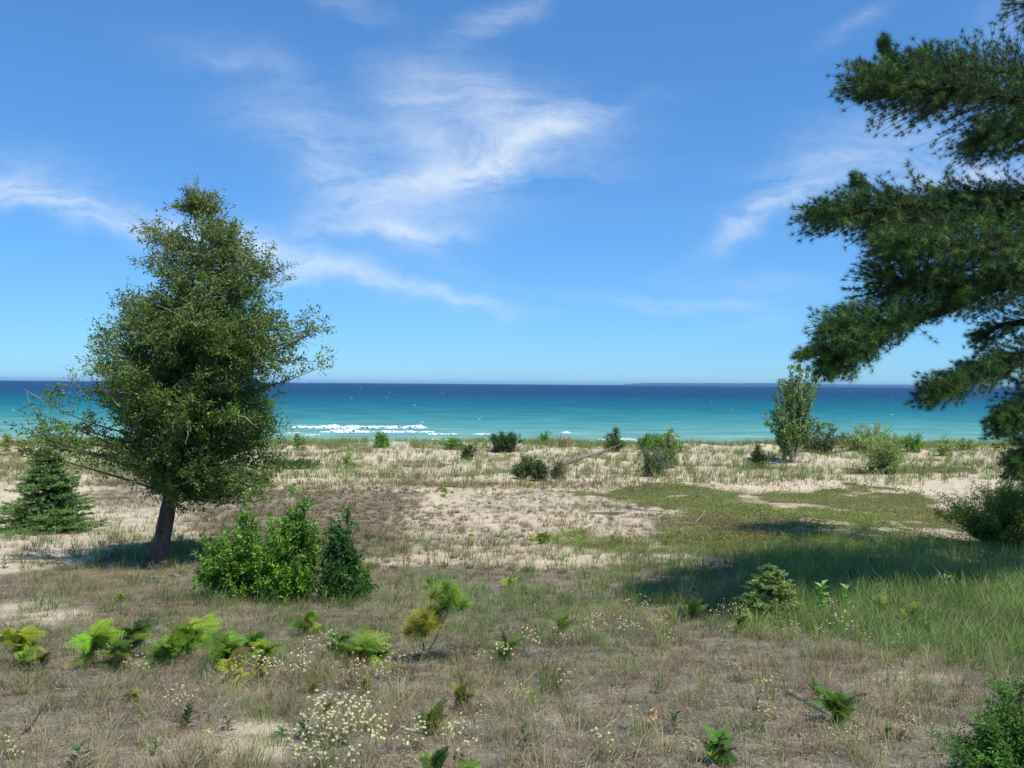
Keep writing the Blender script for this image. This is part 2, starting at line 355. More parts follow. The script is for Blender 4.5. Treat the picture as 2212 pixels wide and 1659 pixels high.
# ------------------------------------------------------------------ lake
def build_water():
    ys = np.concatenate([np.linspace(68, 400, 260), np.geomspace(405, 30000, 60)]); xs = np.concatenate([-np.geomspace(30000, 210, 30), np.linspace(-200, 200, 240), np.geomspace(210, 30000, 30)])
    X, Y = np.meshgrid(xs, ys)
    a = (1 - sstep(Y, 150, 400)) * (np.abs(X) < 200)
    Z = a * (.10 * np.sin(Y * .9 + 3 * vn(X, Y, 14, 3) + 2.2 * vn(X, Y, 6, 13)) * vn(X, Y * 2, 7, 8) + .05 * (vn(X * .5, Y, 1.2, 5) - .5))
    ny, nx = X.shape
    V = np.stack([X, Y, Z], -1).reshape(-1, 3); i = (np.arange(ny - 1)[:, None] * nx + np.arange(nx - 1)[None]).reshape(-1, 1)
    T = np.concatenate([i + [0, 1, nx + 1], i + [0, nx + 1, nx]], 0)
    mb = MB(); mb.add(V, T, (1, 1, 1))
    m, nt, out = new_mat('lake_water')
    geo = N(nt, 'ShaderNodeNewGeometry'); sep = N(nt, 'ShaderNodeSeparateXYZ'); L(nt, geo.outputs['Position'], sep.inputs[0])
    mp = N(nt, 'ShaderNodeMapping'); mp.inputs['Scale'].default_value = (.01, .03, 1); L(nt, geo.outputs['Position'], mp.inputs[0])
    nb = noise(nt, 1, 4, .55, mp.outputs[0])
    mp2 = N(nt, 'ShaderNodeMapping'); mp2.inputs['Scale'].default_value = (.10, .35, 1); L(nt, geo.outputs['Position'], mp2.inputs[0])
    nf = noise(nt, 1, 5, .65, mp2.outputs[0])
    yy = math_(nt, 'MULTIPLY', sep.outputs[1], math_(nt, 'ADD', .86, math_(nt, 'MULTIPLY', nb.outputs['Fac'], .28)))
    t = math_(nt, 'DIVIDE', 74.0, yy, True)      # 1 at the shore, 0 far out: the lake bed falls away
    c = ramp(nt, t, [(0, (.008, .052, .125)), (.17, (.008, .056, .135)), (.235, (.005, .085, .145)), (.38, (.009, .128, .178)), (.56, (.035, .20, .225)), (.76, (.105, .285, .275)), (1, (.21, .35, .31))]).outputs[0]
    c = mixc(nt, 1., c, ramp(nt, nf.outputs['Fac'], [(.35, (.70, .76, .80)), (.65, (1.30, 1.24, 1.18))]).outputs[0], 'MULTIPLY')
    d = N(nt, 'ShaderNodeBsdfDiffuse'); L(nt, c, d.inputs[0])
    g = N(nt, 'ShaderNodeBsdfGlossy'); g.inputs['Roughness'].default_value = .35; g.inputs['Color'].default_value = (.75, .85, 1, 1)
    b = N(nt, 'ShaderNodeBump'); b.inputs['Strength'].default_value = .7; b.inputs['Distance'].default_value = .5
    mp3 = N(nt, 'ShaderNodeMapping'); mp3.inputs['Scale'].default_value = (.35, 1.1, 1); L(nt, geo.outputs['Position'], mp3.inputs[0])
    nw = noise(nt, 1, 4, .6, mp3.outputs[0]); L(nt, nw.outputs['Fac'], b.inputs['Height'])
    L(nt, b.outputs[0], g.inputs['Normal']); L(nt, b.outputs[0], d.inputs['Normal'])
    mx = N(nt, 'ShaderNodeMixShader'); mx.inputs[0].default_value = .07
    L(nt, d.outputs[0], mx.inputs[1]); L(nt, g.outputs[0], mx.inputs[2]); L(nt, mx.outputs[0], out.inputs[0])
    o = mb.build('lake_water', m, smooth=True); o['kind'] = 'structure'
    # foam
    m, nt, out = new_mat('foam'); p = N(nt, 'ShaderNodeBsdfPrincipled'); geo = N(nt, 'ShaderNodeNewGeometry')
    n = noise(nt, 4, 5, .7, geo.outputs['Position']); L(nt, ramp(nt, n.outputs['Fac'], [(.38, (.34, .50, .53)), (.56, (.74, .79, .80))]).outputs[0], p.inputs['Base Color'])
    p.inputs['Roughness'].default_value = .8; L(nt, p.outputs[0], out.inputs[0]); MF = m
    MW = m.copy(); MW.name = 'thin_foam'; MW.node_tree.nodes['Color Ramp'].color_ramp.elements[1].color = (.6, .72, .78, 1); MW.node_tree.nodes['Color Ramp'].color_ramp.elements[0].color = (.3, .45, .52, 1)
    def water_pt(u, v):
        rx, _, rz = ray(u, v); d = CAMZ / -rz; return rx * d, d
    def crest(u0, u1, v, hpx, seed):
        r = rng(seed); x0, y0 = water_pt(u0, v); x1, y1 = water_pt(u1, v); n = max(16, int((x1 - x0) / .12))
        t = np.linspace(0, 1, n); x = x0 + (x1 - x0) * t; y = y0 + (y1 - y0) * t + .8 * (vn(x, x * 0, 3, seed) - .5)
        H = hpx * y / F * np.sqrt(np.clip(np.sin(math.pi * np.clip(t, .0, 1)), 0, 1)) ** .6 * (.35 + .95 * fbm(x, x * 0, .9, seed, 3))
        prof = [(-1.3, -.04), (-.9, .18), (-.6, .55), (-.3, .92), (0, 1.0), (.5, .7), (1.4, -.05)]
        V = np.stack([np.stack([x + .06 * r.normal(size=n), y + py * (.3 + H * 1.2) + .05 * r.normal(size=n), H * pz * (1 + .15 * r.normal(size=n)) + .01 - .05 * (pz < 0)], 1) for py, pz in prof], 1)
        k = len(prof); i = (np.arange(n - 1)[:, None] * k + np.arange(k - 1)[None]).reshape(-1, 1)
        col = np.tile(np.arange(k - 1), n - 1); seg = np.repeat(np.arange(n - 1), k - 1)
        keep = vn(seg * 1., col * 1.7, 2.6, seed) * .6 + r.random(len(seg)) * .4 > np.where((col == 2) | (col == 3), .16, .44)
        i = i[keep]; T = np.concatenate([i + [0, k, k + 1], i + [0, k + 1, 1]], 0)
        mb = MB(); mb.add(V.reshape(-1, 3), T, (1, 1, 1)); return mb
    wv = [(615, 868, 925, 9, 'longest white breaking wave, outer line on the left by the cedar'),
          (690, 800, 934, 9, 'foaming wave just below the middle of the longest breaker'),
          (868, 923, 924, 7, 'short white wave at the right end of the outer breaker line'),
          (800, 870, 934, 5, 'thin foaming wave right of the inner breaker'),
          (855, 905, 934, 4.5, 'small foaming wave below the right end of the outer breaker'),
          (905, 940, 933, 3, 'slender foam crest trailing off to the right of the breakers'),
          (925, 990, 939, 4, 'low foam line running into shallow water by the breakers'),
          (1015, 1065, 939, 3, 'faint thin foam crest right of the breakers'),
          (1208, 1235, 936, 4, 'short lone foam crest left of the mid-beach shrub'),
          (620, 652, 936, 3, 'small foam patch beside the cedar crown'),
          (660, 690, 940, 2.5, 'tiny foam streak under the longest breaker'),
          (1290, 1375, 950, 4, 'shore wash of foam behind the small upright shrub'),
          (920, 968, 950, 3, 'foam wash at the water edge behind low green shrubs'),
          (1400, 1470, 948, 3, 'foam wash at the water edge behind bright green shrub')]
    for k, (a, b_, v, h, lab) in enumerate(wv):
        mb = crest(a, b_, v, h * .82, 300 + k); o = mb.build('breaking_wave', MF, smooth=True)
        tag(o, lab, 'wave', 'breaking waves near the beach')
    r = rng(5); mb = MB(); n = 170
    yy = CAMZ * 800 / (1.5 + 38 * r.random(n) ** 1.6); xx = (r.random(n) * 2 - 1) * .75 * yy
    for x, y in zip(xx, yy):
        w = (.08 + .6 * r.random() ** 2.5) * (.15 + y / 420); h = (.02 + .08 * r.random()) * (.2 + y / 480); k = 7
        t = np.linspace(-1, 1, k); top = h * (1 - t ** 2) * (.4 + .6 * r.random(k))
        V = np.concatenate([np.stack([x + t * w, y + .1 * r.normal(size=k), 0 * t - .02], 1), np.stack([x + t * w, y + .4 + 0 * t, top + .02], 1), np.stack([x + t * w, y + 1.2 + 0 * t, 0 * t - .02], 1)])
        T = []
        for a in range(2):
            for j in range(k - 1): T += [[a * k + j, a * k + j + 1, (a + 1) * k + j + 1], [a * k + j, (a + 1) * k + j + 1, (a + 1) * k + j]]
        mb.add(V, T, (1, 1, 1))
    o = mb.build('whitecaps', MW); o['kind'] = 'stuff'
build_water()

# far shore on the horizon
def build_shore():
    D = 14000.
    mb = MB(); us = np.linspace(1340, 2500, 260)
    xs = np.array([ray(u, 835)[0] * D for u in us])
    env = sstep(us, 1345, 1420) * (.55 + .45 * vn(us, us * 0, 170, 3)) + .12 * vn(us, us * 0, 30, 6)
    env *= sstep(us, 1340, 1380)
    H = 3 + env * 50 * (1 + .12 * (vn(us, us * 0, 5, 4) - .5)); H = H - sstep(us, 1340, 1420) * 0
    V = []; rows = [(-60, -3), (0, .35), (160, .7), (600, 1.0), (1500, .9), (2600, -.1)]
    for dy, f in rows: V.append(np.stack([xs, D + dy + 0 * xs, H * f + 0 * xs], 1))
    V = np.concatenate(V); n = len(us); T = []
    for a in range(len(rows) - 1):
        i = (a * n + np.arange(n - 1))[:, None]; T.append(np.concatenate([i + [0, 1, n + 1], i + [0, n + 1, n]], 0))
    mb.add(V, np.concatenate(T), (1, 1, 1))
    m, nt, out = new_mat('wooded_shore'); p = N(nt, 'ShaderNodeBsdfPrincipled'); geo = N(nt, 'ShaderNodeNewGeometry')
    mp = N(nt, 'ShaderNodeMapping'); mp.inputs['Scale'].default_value = (.004, .004, .02); L(nt, geo.outputs['Position'], mp.inputs[0])
    n = noise(nt, 1, 4, .6, mp.outputs[0]); L(nt, ramp(nt, n.outputs['Fac'], [(.64, (.02, .05, .07)), (.72, (.20, .20, .19))]).outputs[0], p.inputs['Base Color'])
    p.inputs['Roughness'].default_value = 1; L(nt, p.outputs[0], out.inputs[0])
    o = mb.build('far_hills', m, smooth=True); o['kind'] = 'structure'
build_shore()

# ------------------------------------------------------------------ ground vegetation (nobody could count it)
def scat(n, d0, d1, r, pw=1.0, wide=.74):
    a = pw + 1
    d = (d0 ** a + (d1 ** a - d0 ** a) * r.random(n)) ** (1 / a)
    x = (r.random(n) * 2 - 1) * (wide * d + .4)
    return x, d
def blades(mb, p, h, lean, w, C, r, tipc=1.15):
    n = len(p); th = r.random(n) * math.pi * 2; s = np.stack([np.cos(th), np.sin(th), 0 * th], 1) * w[:, None] / 2
    lx, ly = lean[:, 0] * h, lean[:, 1] * h
    ll = np.clip(1 - .35 * (lean ** 2).sum(1), .15, 1)
    m1 = p + np.stack([lx * .32, ly * .32, h * .58 * np.sqrt(ll)], 1); tip = p + np.stack([lx, ly, h * ll], 1)
    V = np.stack([p - s, p + s, m1 + s * .75, m1 - s * .75, tip], 1); i = np.arange(n)[:, None] * 5
    T = np.concatenate([i + [0, 1, 2], i + [0, 2, 3], i + [3, 2, 4]], 0)
    CC = np.stack([C * .8, C * .8, C, C, C * tipc], 1).reshape(-1, 3)
    mb.add(V.reshape(-1, 3), T, CC)
def tufts(mb, x, y, k, rad, h, w, pal, r, out=.5, wind=(.12, .02), hj=.35, tipc=1.15):
    n = len(x); z = ter(x, y); th = r.random((n, k)) * 2 * math.pi; q = np.sqrt(r.random((n, k)))
    hh = (h if np.ndim(h) else np.full(n, h))[:, None] * (1 - hj + 2 * hj * r.random((n, k)))
    rr = (rad if np.ndim(rad) else np.full(n, rad))[:, None] * q
    px = x[:, None] + rr * np.cos(th); py = y[:, None] + rr * np.sin(th)
    P = np.stack([px, py, np.broadcast_to(z[:, None], px.shape) - .01], -1).reshape(-1, 3)
    lo = out * (.4 + q + .3 * r.normal(size=q.shape))
    lean = np.stack([lo * np.cos(th) + wind[0], lo * np.sin(th) + wind[1]], -1).reshape(-1, 2)
    C = ((pick(r, pal, n, .12) * (.62 + .76 * fbm(x, y, 1.0, 211, 3))[:, None])[:, None] * (1 + .22 * r.normal(size=(n, k, 1)))).reshape(-1, 3)
    C = np.clip(C, .004, 1)
    W = (w * (.6 + .8 * r.random(n * k)))
    blades(mb, P, hh.ravel(), lean, W, C, r, tipc)

DRY = [(.31, .235, .155), (.25, .19, .13), (.36, .29, .19), (.23, .185, .14), (.27, .235, .15), (.19, .145, .105)]
DRYG = [(.25, .27, .11), (.21, .24, .10), (.28, .27, .13)]
GRN = [(.15, .25, .06), (.19, .29, .075), (.12, .21, .065), (.26, .31, .10), (.15, .26, .11)]
def build_cover():
    r = rng(11)
    # dry grass
    mb = MB()
    x, y = scat(17000, 2.7, 13.5, r, .7); f = fields(x, y); k = r.random(len(x)) < f['dry'] * (.25 + .9 * vn(x, y, .45, 91)); x, y = x[k], y[k]
    hh = (.035 + .09 * r.random(len(x)) ** 2) * (1 + .9 * (vn(x, y, 1.3, 95) > .62))
    tufts(mb, x, y, 20, .03 + .05 * r.random(len(x)), hh, .0024, DRY + DRYG[:1], r, .75)
    x, y = scat(1500, 2.9, 15, r, .8); f = fields(x, y); k = r.random(len(x)) < f['dry'] * vn(x, y, 1.1, 97) ** 1.5 * 1.4; x, y = x[k], y[k]
    tufts(mb, x, y, 70, .04 + .07 * r.random(len(x)), .09 + .12 * r.random(len(x)), .0026, DRY + DRYG * 2 + [(.16, .13, .085)], r, .8)
    x, y = scat(24000, 13, 34, r, .4, .70); f = fields(x, y); k = r.random(len(x)) < f['dry'] * (.35 + .7 * vn(x, y, .9, 92)); x, y = x[k], y[k]
    tufts(mb, x, y, 12, .05 + .05 * r.random(len(x)), .07 + .11 * r.random(len(x)), .008, DRY + [(.13, .10, .065), (.15, .12, .07), (.12, .10, .05)], r, .55)
    x, y = scat(9000, 12, 32, r, .5, .6); f = fields(x, y); w_ = bx(f['u'], f['v'], 420, 1520, 1048, 1240, 60, 14) * (f['mat'] < .3); k = r.random(len(x)) < w_ * (.25 + .6 * (f['dry'] > .5)) * .6; x, y = x[k], y[k]
    tufts(mb, x, y, 30, .03 + .05 * r.random(len(x)), .07 + .09 * r.random(len(x)), .007, [(.19, .14, .085), (.16, .12, .075), (.23, .18, .10), (.18, .17, .09)], r, .8)
    x, y = scat(22000, 32, 69, r, 0, .70); f = fields(x, y); k = r.random(len(x)) < f['dry'] * 1.3; x, y = x[k], y[k]
    tufts(mb, x, y, 8, .16, .12 + .22 * r.random(len(x)), .018, DRY + DRYG, r, .4)
    o = mb.build('dry_grass', M_DRY); o['kind'] = 'stuff'; o['label'] = 'short brown dry grass tufts over the sand'
    # green grass
    mb = MB()
    x, y = scat(8200, 2.9, 10, r, .9); f = fields(x, y); k = r.random(len(x)) < f['grn'] * 1.0; x, y = x[k], y[k]; g = fields(x, y)['grn']
    tufts(mb, x, y, 13, .03 + .05 * r.random(len(x)), (.09 + .15 * r.random(len(x))) * (.6 + .75 * g), .0040, GRN, r, .55, hj=.4)
    x, y = scat(6500, 9.5, 17, r, .8); f = fields(x, y); k = r.random(len(x)) < f['grn'] * 1.0; x, y = x[k], y[k]
    tufts(mb, x, y, 14, .05 + .06 * r.random(len(x)), .14 + .24 * r.random(len(x)), .006, GRN, r, .5)
    x, y = scat(9000, 16, 40, r, .2); f = fields(x, y); k = r.random(len(x)) < f['grn'] * .55; x, y = x[k], y[k]
    tufts(mb, x, y, 9, .08, .14 + .18 * r.random(len(x)), .009, GRN + DRYG, r, .45)
    x, y = scat(26000, 36, 70, r, 0); f = fields(x, y); k = r.random(len(x)) < f['grn'] * 1.0; x, y = x[k], y[k]
    tufts(mb, x, y, 9, .14, .22 + .38 * r.random(len(x)), .019, GRN + DRYG, r, .35)
    o = mb.build('dune_grass', M_GRASS); o['kind'] = 'stuff'; o['label'] = 'green dune grass blades leaning in the wind'
    # bearberry and other mats
    mb = MB()
    for n, d0, d1, LL, W, pw in ((230000, 6, 17, .028, .016, .6), (190000, 16, 34, .045, .026, .4), (70000, 32, 69, .10, .06, 0)):
        x, y = scat(n, d0, d1, r, pw, .70); f = fields(x, y); k = r.random(n) < f['mat'] * 1.2; x, y = x[k], y[k]; m = len(x)
        hm = LL * (1.2 + 3.0 * vn(x, y, LL * 12, 33)) * r.random(m)
        pt = fbm(x, y * .7, 2.4, 151, 4); br = sstep(pt + .25 * (r.random(m) - .5), .54, .70)[:, None]; P = np.stack([x, y, ter(x, y) + .004 + hm], 1); d = r.normal(size=(m, 3)) * A(1, 1, .5) + A(0, 0, .35)
        C = pick(r, [(.20, .30, .045), (.16, .27, .04), (.25, .33, .055), (.27, .26, .07), (.24, .17, .07)], m, .2) * (.6 + .8 * vn(x, y, .8, 61))[:, None]
        C = C * (1 - br) + br * C * A(1.15, .80, .95)
        leaves(mb, P, d, r.normal(size=(m, 3)) * .5 + A(0, 0, 1), LL * (.7 + .6 * r.random(m)), W, C)
    o = mb.build('bearberry_mat', M_LEAF); o['kind'] = 'stuff'; o['label'] = 'low olive green creeping mat over the sand'
    # litter: dead stems, curled bits, moss
    mb = MB(); n = 210000
    x, y = scat(n, 2.6, 13, r, .5); f = fields(x, y); k = r.random(n) < np.clip(f['lit'] + .04, 0, 1); x, y = x[k], y[k]; m = len(x)
    P = np.stack([x, y, ter(x, y) + .003 + .012 * r.random(m)], 1); d = r.normal(size=(m, 3)) * A(1, 1, .28)
    C = pick(r, [(.36, .31, .25), (.24, .20, .17), (.16, .125, .10), (.28, .26, .23), (.42, .36, .27), (.11, .08, .065), (.20, .20, .15)], m, .2)
    leaves(mb, P, d, r.normal(size=(m, 3)) * .5 + A(0, 0, 1), .012 + .06 * r.random(m) ** 3, .0025 + .003 * r.random(m), C)
    x, y = scat(9000, 2.7, 12, r, .6); f = fields(x, y); k = r.random(len(x)) < f['lit'] * .6 + .04; x, y = x[k], y[k]; m = len(x)
    P = np.stack([x, y, ter(x, y) + .008], 1); d = nrmz(r.normal(size=(m, 3)) * A(1, 1, .22)); d[:, 2] = np.abs(d[:, 2]); q = .03 + .16 * r.random((m, 1)) ** 2.5
    sticks(mb, P, P + d * q, .0016, .0009, pick(r, [(.34, .31, .27), (.12, .09, .07), (.07, .05, .04), (.45, .40, .30)], m))
    x, y = scat(2600, 2.7, 11, r, .7); f = fields(x, y); k = (r.random(len(x)) < f['lit']) & (vn(x, y, .9, 301) > .5); x, y = x[k], y[k]
    tufts(mb, x, y, 16, .02 + .05 * r.random(len(x)), .03 + .05 * r.random(len(x)), .005, [(.09, .065, .05), (.12, .08, .065), (.08, .075, .05)], r, 1.0, (0, 0))
    x, y = scat(60000, 12, 36, r, .2, .70); f = fields(x, y); k = r.random(len(x)) < f['lit'] * .8 + .03; x, y = x[k], y[k]; m = len(x)
    P = np.stack([x, y, ter(x, y) + .01], 1); d = r.normal(size=(m, 3)) * A(1, 1, .25)
    C = pick(r, [(.26, .21, .16), (.18, .14, .11), (.34, .29, .22)], m, .2)
    leaves(mb, P, d, r.normal(size=(m, 3)) * .4 + A(0, 0, 1), .03 + .12 * r.random(m) ** 3, .008, C)
    o = mb.build('plant_litter', M_DRY); o['kind'] = 'stuff'; o['label'] = 'dead stems and dry bits lying on the sand'
    # tiny grey green moss and lichen cushions in the foreground
    mb = MB(); n = 3600; x, y = scat(n, 2.7, 9, r, .7); f = fields(x, y); k = (vn(x, y, .55, 71) > .5) & (f['lit'] > .3); x, y = x[k], y[k]
    tufts(mb, x, y, 34, .03 + .05 * r.random(len(x)), .018 + .02 * r.random(len(x)), .004, [(.26, .26, .22), (.21, .22, .18), (.30, .29, .26), (.17, .19, .13)], r, 1.0, (0, 0))
    o = mb.build('lichen', M_DRY); o['kind'] = 'stuff'; o['label'] = 'pale grey lichen cushions on the foreground soil'
build_cover()

# ------------------------------------------------------------------ trees
def build_cedar():
    r = rng(21); b = G(340, 1225); s = b[1] / F; b = b - A(0, 0, .05)
    root = thing('cedar_tree', 'tall leaning cedar tree with ragged crown and bare lower trunk', 'tree', b)
    mw = MB()
    pts = spline([(0, 0, 0), (9, 0, 60), (20, 4, 130), (33, 8, 200), (48, 14, 300), (62, 14, 420), (74, 10, 540), (82, 6, 640), (90, 4, 720), (92, 0, 785)], 60) * s + b
    rad = np.interp(np.linspace(0, 1, 60), [0, .04, .12, .28, .5, .75, 1], [27, 21, 18, 15, 10, 6, 1.5]) * s
    tube(mw, pts, rad, 16, (.1, .08, .06), .22, 3)
    # second stem splitting off the trunk low down
    p2 = spline([(15, 0, 110), (22, 2, 150), (27, 4, 190), (40, 10, 250), (95, 30, 360), (135, 30, 480), (128, 20, 600)], 40) * s + b
    tube(mw, p2, np.interp(np.linspace(0, 1, 40), [0, .3, .6, 1], [13, 11, 8, 2]) * s, 10, (.1, .08, .06), .2, 5)
    # roots
    for a in (-.5, .6, 2.2, 3.4, 4.6):
        e = A(math.cos(a), math.sin(a), 0)
        tube(mw, np.array([b + e * 8 * s + A(0, 0, 26 * s), b + e * 26 * s + A(0, 0, 8 * s), b + e * 48 * s - A(0, 0, 6 * s)]), A(13, 10, 4) * s, 8)
    trunk = mw.build('trunk', M_BARK, root, smooth=True)
    prof = [(150, 60, 250), (185, -50, 258), (240, -80, 258), (290, -105, 268), (330, -115, 270), (370, -140, 278), (410, -150, 290), (460, -128, 318), (505, -120, 318), (545, -95, 272),
            (590, -58, 270), (630, -18, 282), (680, -2, 262), (710, -5, 215), (745, 5, 175), (775, 45, 150), (815, 75, 122)]
    prof = [(a, l + 12, q - 12) for a, l, q in prof]
    T_, H, c = crown_targets(r, 390, A(0, 0, 0), 1.0, prof, .85, .45)
    keep = (H < 540) | (r.random(len(H)) < np.where(H < 640, .68, .5)); T_, H = T_[keep], H[keep]
    T_[:, :2] = T_[:, :2] + (T_[:, :2] - np.stack([c[keep], 0 * H], 1)) * np.where(r.random((len(H), 1)) < .16, .13, -.13 * r.random((len(H), 1)) ** 2); T_[:, 2] += np.abs(r.normal(size=len(H))) * 9 * (T_[:, 2] < 740)
    strays = np.array([(-275, -20, 300), (-262, 10, 285), (-240, 0, 330), (-255, 30, 355), (-190, 20, 395), (330, 20, 520), (325, -30, 505), (350, 0, 452), (-20, 10, 750), (-8, 0, 725), (205, 0, 660), (225, 10, 640),
                       (-200, -60, 290), (-130, 10, 500), (250, -30, 610), (130, 30, 735), (150, -20, 710), (104, 0, 792), (92, 10, 815), (-330, 10, 278), (310, 10, 545), (60, 0, 800)], float)
    strays = np.concatenate([strays, strays * 1. + r.normal(size=strays.shape) * A(16, 16, 12)]); T_ = np.concatenate([T_, strays]); T_[:, 2] = np.where(T_[:, 2] > 600, 600 + (T_[:, 2] - 600) * .91, T_[:, 2]); H = T_[:, 2]
    lat = np.linalg.norm(T_[:, :2] - np.stack([np.interp(H, [0, 300, 815], [0, 48, 92]), 0 * H], 1), axis=1)
    oh = np.clip(H - lat * (.05 + .32 * r.random(len(H))), 165, 800)
    O = np.stack([np.interp(oh, [0, 130, 300, 540, 815], [0, 14, 48, 74, 92]), 8 + 0 * oh, oh], 1)
    O, T_ = O * s + b, T_ * s + b
    bend = np.stack([0 * lat, 0 * lat, -lat * .05], 1) * s
    mt = MB(); ml = MB()
    top = b[2] + 560 * s
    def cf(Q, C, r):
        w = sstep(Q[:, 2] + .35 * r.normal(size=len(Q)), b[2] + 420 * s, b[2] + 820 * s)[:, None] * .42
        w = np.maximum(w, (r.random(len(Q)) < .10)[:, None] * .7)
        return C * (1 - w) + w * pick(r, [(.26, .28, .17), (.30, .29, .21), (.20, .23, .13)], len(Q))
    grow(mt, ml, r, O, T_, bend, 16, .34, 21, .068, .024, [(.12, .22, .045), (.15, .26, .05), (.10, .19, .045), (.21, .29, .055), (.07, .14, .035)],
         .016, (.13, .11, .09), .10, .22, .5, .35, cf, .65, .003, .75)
    # dead twigs
    n = 300; k = r.integers(0, len(T_), n); P = O[k] + (T_[k] - O[k]) * (.6 + .5 * r.random((n, 1))); D = nrmz(T_[k] - O[k] + r.normal(size=(n, 3)) * .5 * A(1, 1, 1))
    for q in range(3):
        E = P + D * .16; sticks(mt, P, E, .0055 - q * .001, .0045 - q * .001, (.40, .37, .33)); P = E; D = nrmz(D + r.normal(size=(n, 3)) * .35)
    mt.build('branches', M_TWIG, root); ml.build('crown', M_CEDAR, root)
build_cedar()

def spruce(name, label, cat, b, H, R, nb, pal, seed, nl=.03, nw=.006, tw=10, density=26, lift=.15, group=None, top_light=0.):
    r = rng(seed); root = thing(name, label, cat, b, group)
    mw = MB(); tube(mw, np.array([b - A(0, 0, .05), b + A(0, 0, H * .5), b + A(0, 0, H)]), A(.022, .014, .003) * H, 8)
    mw.build('trunk', M_BARK, root, smooth=True)
    t = np.sort(r.random(nb)) ** 1.25; z = .02 + t * .95; th = r.random(nb) * 2 * math.pi
    ln = R * (1 - z) ** .8 * (.75 + .4 * r.random(nb)) + .04 * H
    O = b + np.stack([0 * z, 0 * z, z * H], 1); d = np.stack([np.cos(th), np.sin(th), lift * (z - .3) * 2 + .05 * r.normal(size=nb)], 1)
    mt = MB(); ml = MB(); E = O + d * ln[:, None]; M_ = O + d * ln[:, None] * .5 - A(0, 0, 1) * ln[:, None] * .08
    sticks(mt, O, M_, .009 * H / 2, .006 * H / 2, (.09, .07, .05)); sticks(mt, M_, E, .006 * H / 2, .002, (.09, .07, .05))
    sd = np.stack([-np.sin(th), np.cos(th), 0 * th], 1)
    TP, TE = [O[:, None] * .15 + .85 * E[:, None]], [E[:, None]]
    q = .15 + .85 * r.random((nb, tw)); sg = np.where(r.random((nb, tw)) < .5, -1, 1)
    P = O[:, None] * ((1 - q) ** 2)[..., None] + M_[:, None] * (2 * q * (1 - q))[..., None] + E[:, None] * (q * q)[..., None]
    tl = ln[:, None] * (.42 * (1 - q) + .10) * (.7 + .5 * r.random((nb, tw)))
    D = d[:, None] * .6 + sd[:, None] * sg[..., None] + A(0, 0, .12) + .15 * r.normal(size=(nb, tw, 3)); D = nrmz(D)
    Q0 = np.concatenate([P.reshape(-1, 3), M_]); Q1 = np.concatenate([(P + D * tl[..., None]).reshape(-1, 3), E + d * .03])
    Q0 = np.concatenate([Q0, b[None] + A(0, 0, H * .8)]); Q1 = np.concatenate([Q1, b[None] + A(0, 0, H * 1.03)])
    sticks(mt, Q0, Q1, .003, .0015, (.09, .07, .05))
    L_ = np.linalg.norm(Q1 - Q0, axis=1); cnt = np.maximum(4, (L_ * density / nl * .5).astype(int)); idx = np.repeat(np.arange(len(Q0)), cnt)
    s_ = r.random(len(idx)); P = Q0[idx] + (Q1 - Q0)[idx] * s_[:, None]; dd = nrmz((Q1 - Q0)[idx]) * .75 + r.normal(size=P.shape) * .55 + A(0, 0, .25)
    C = pick(r, pal, len(idx)) * (1 + .2 * r.normal(size=len(Q0)))[idx][:, None]
    C = C * (1 + top_light * (s_ > .8))[:, None]
    needles(ml, P, dd, nl * (.8 + .5 * r.random(len(P))), nw, C, r)
    mt.build('branches', M_TWIG, root); ml.build('needles', M_NEEDLE, root)

b = G(100, 1148)
spruce('spruce_tree', 'dark green young spruce on the sand left of the cedar', 'tree', b, (1148 - 962) * b[1] / F, 106 * b[1] / F, 230,
       [(.12, .23, .07), (.15, .27, .075), (.10, .20, .08), (.20, .30, .08)], 31, .045, .012, 22, 16, .05, top_light=.5)
b = G(1662, 1338)
spruce('fir_sapling', 'small yellow and blue green fir sapling in the shade edge', 'sapling', b, 118 * b[1] / F, 92 * b[1] / F, 120,
       [(.24, .40, .11), (.20, .38, .20), (.48, .46, .06), (.38, .44, .07), (.15, .30, .16)], 32, .022, .0085, 16, 22, .1)

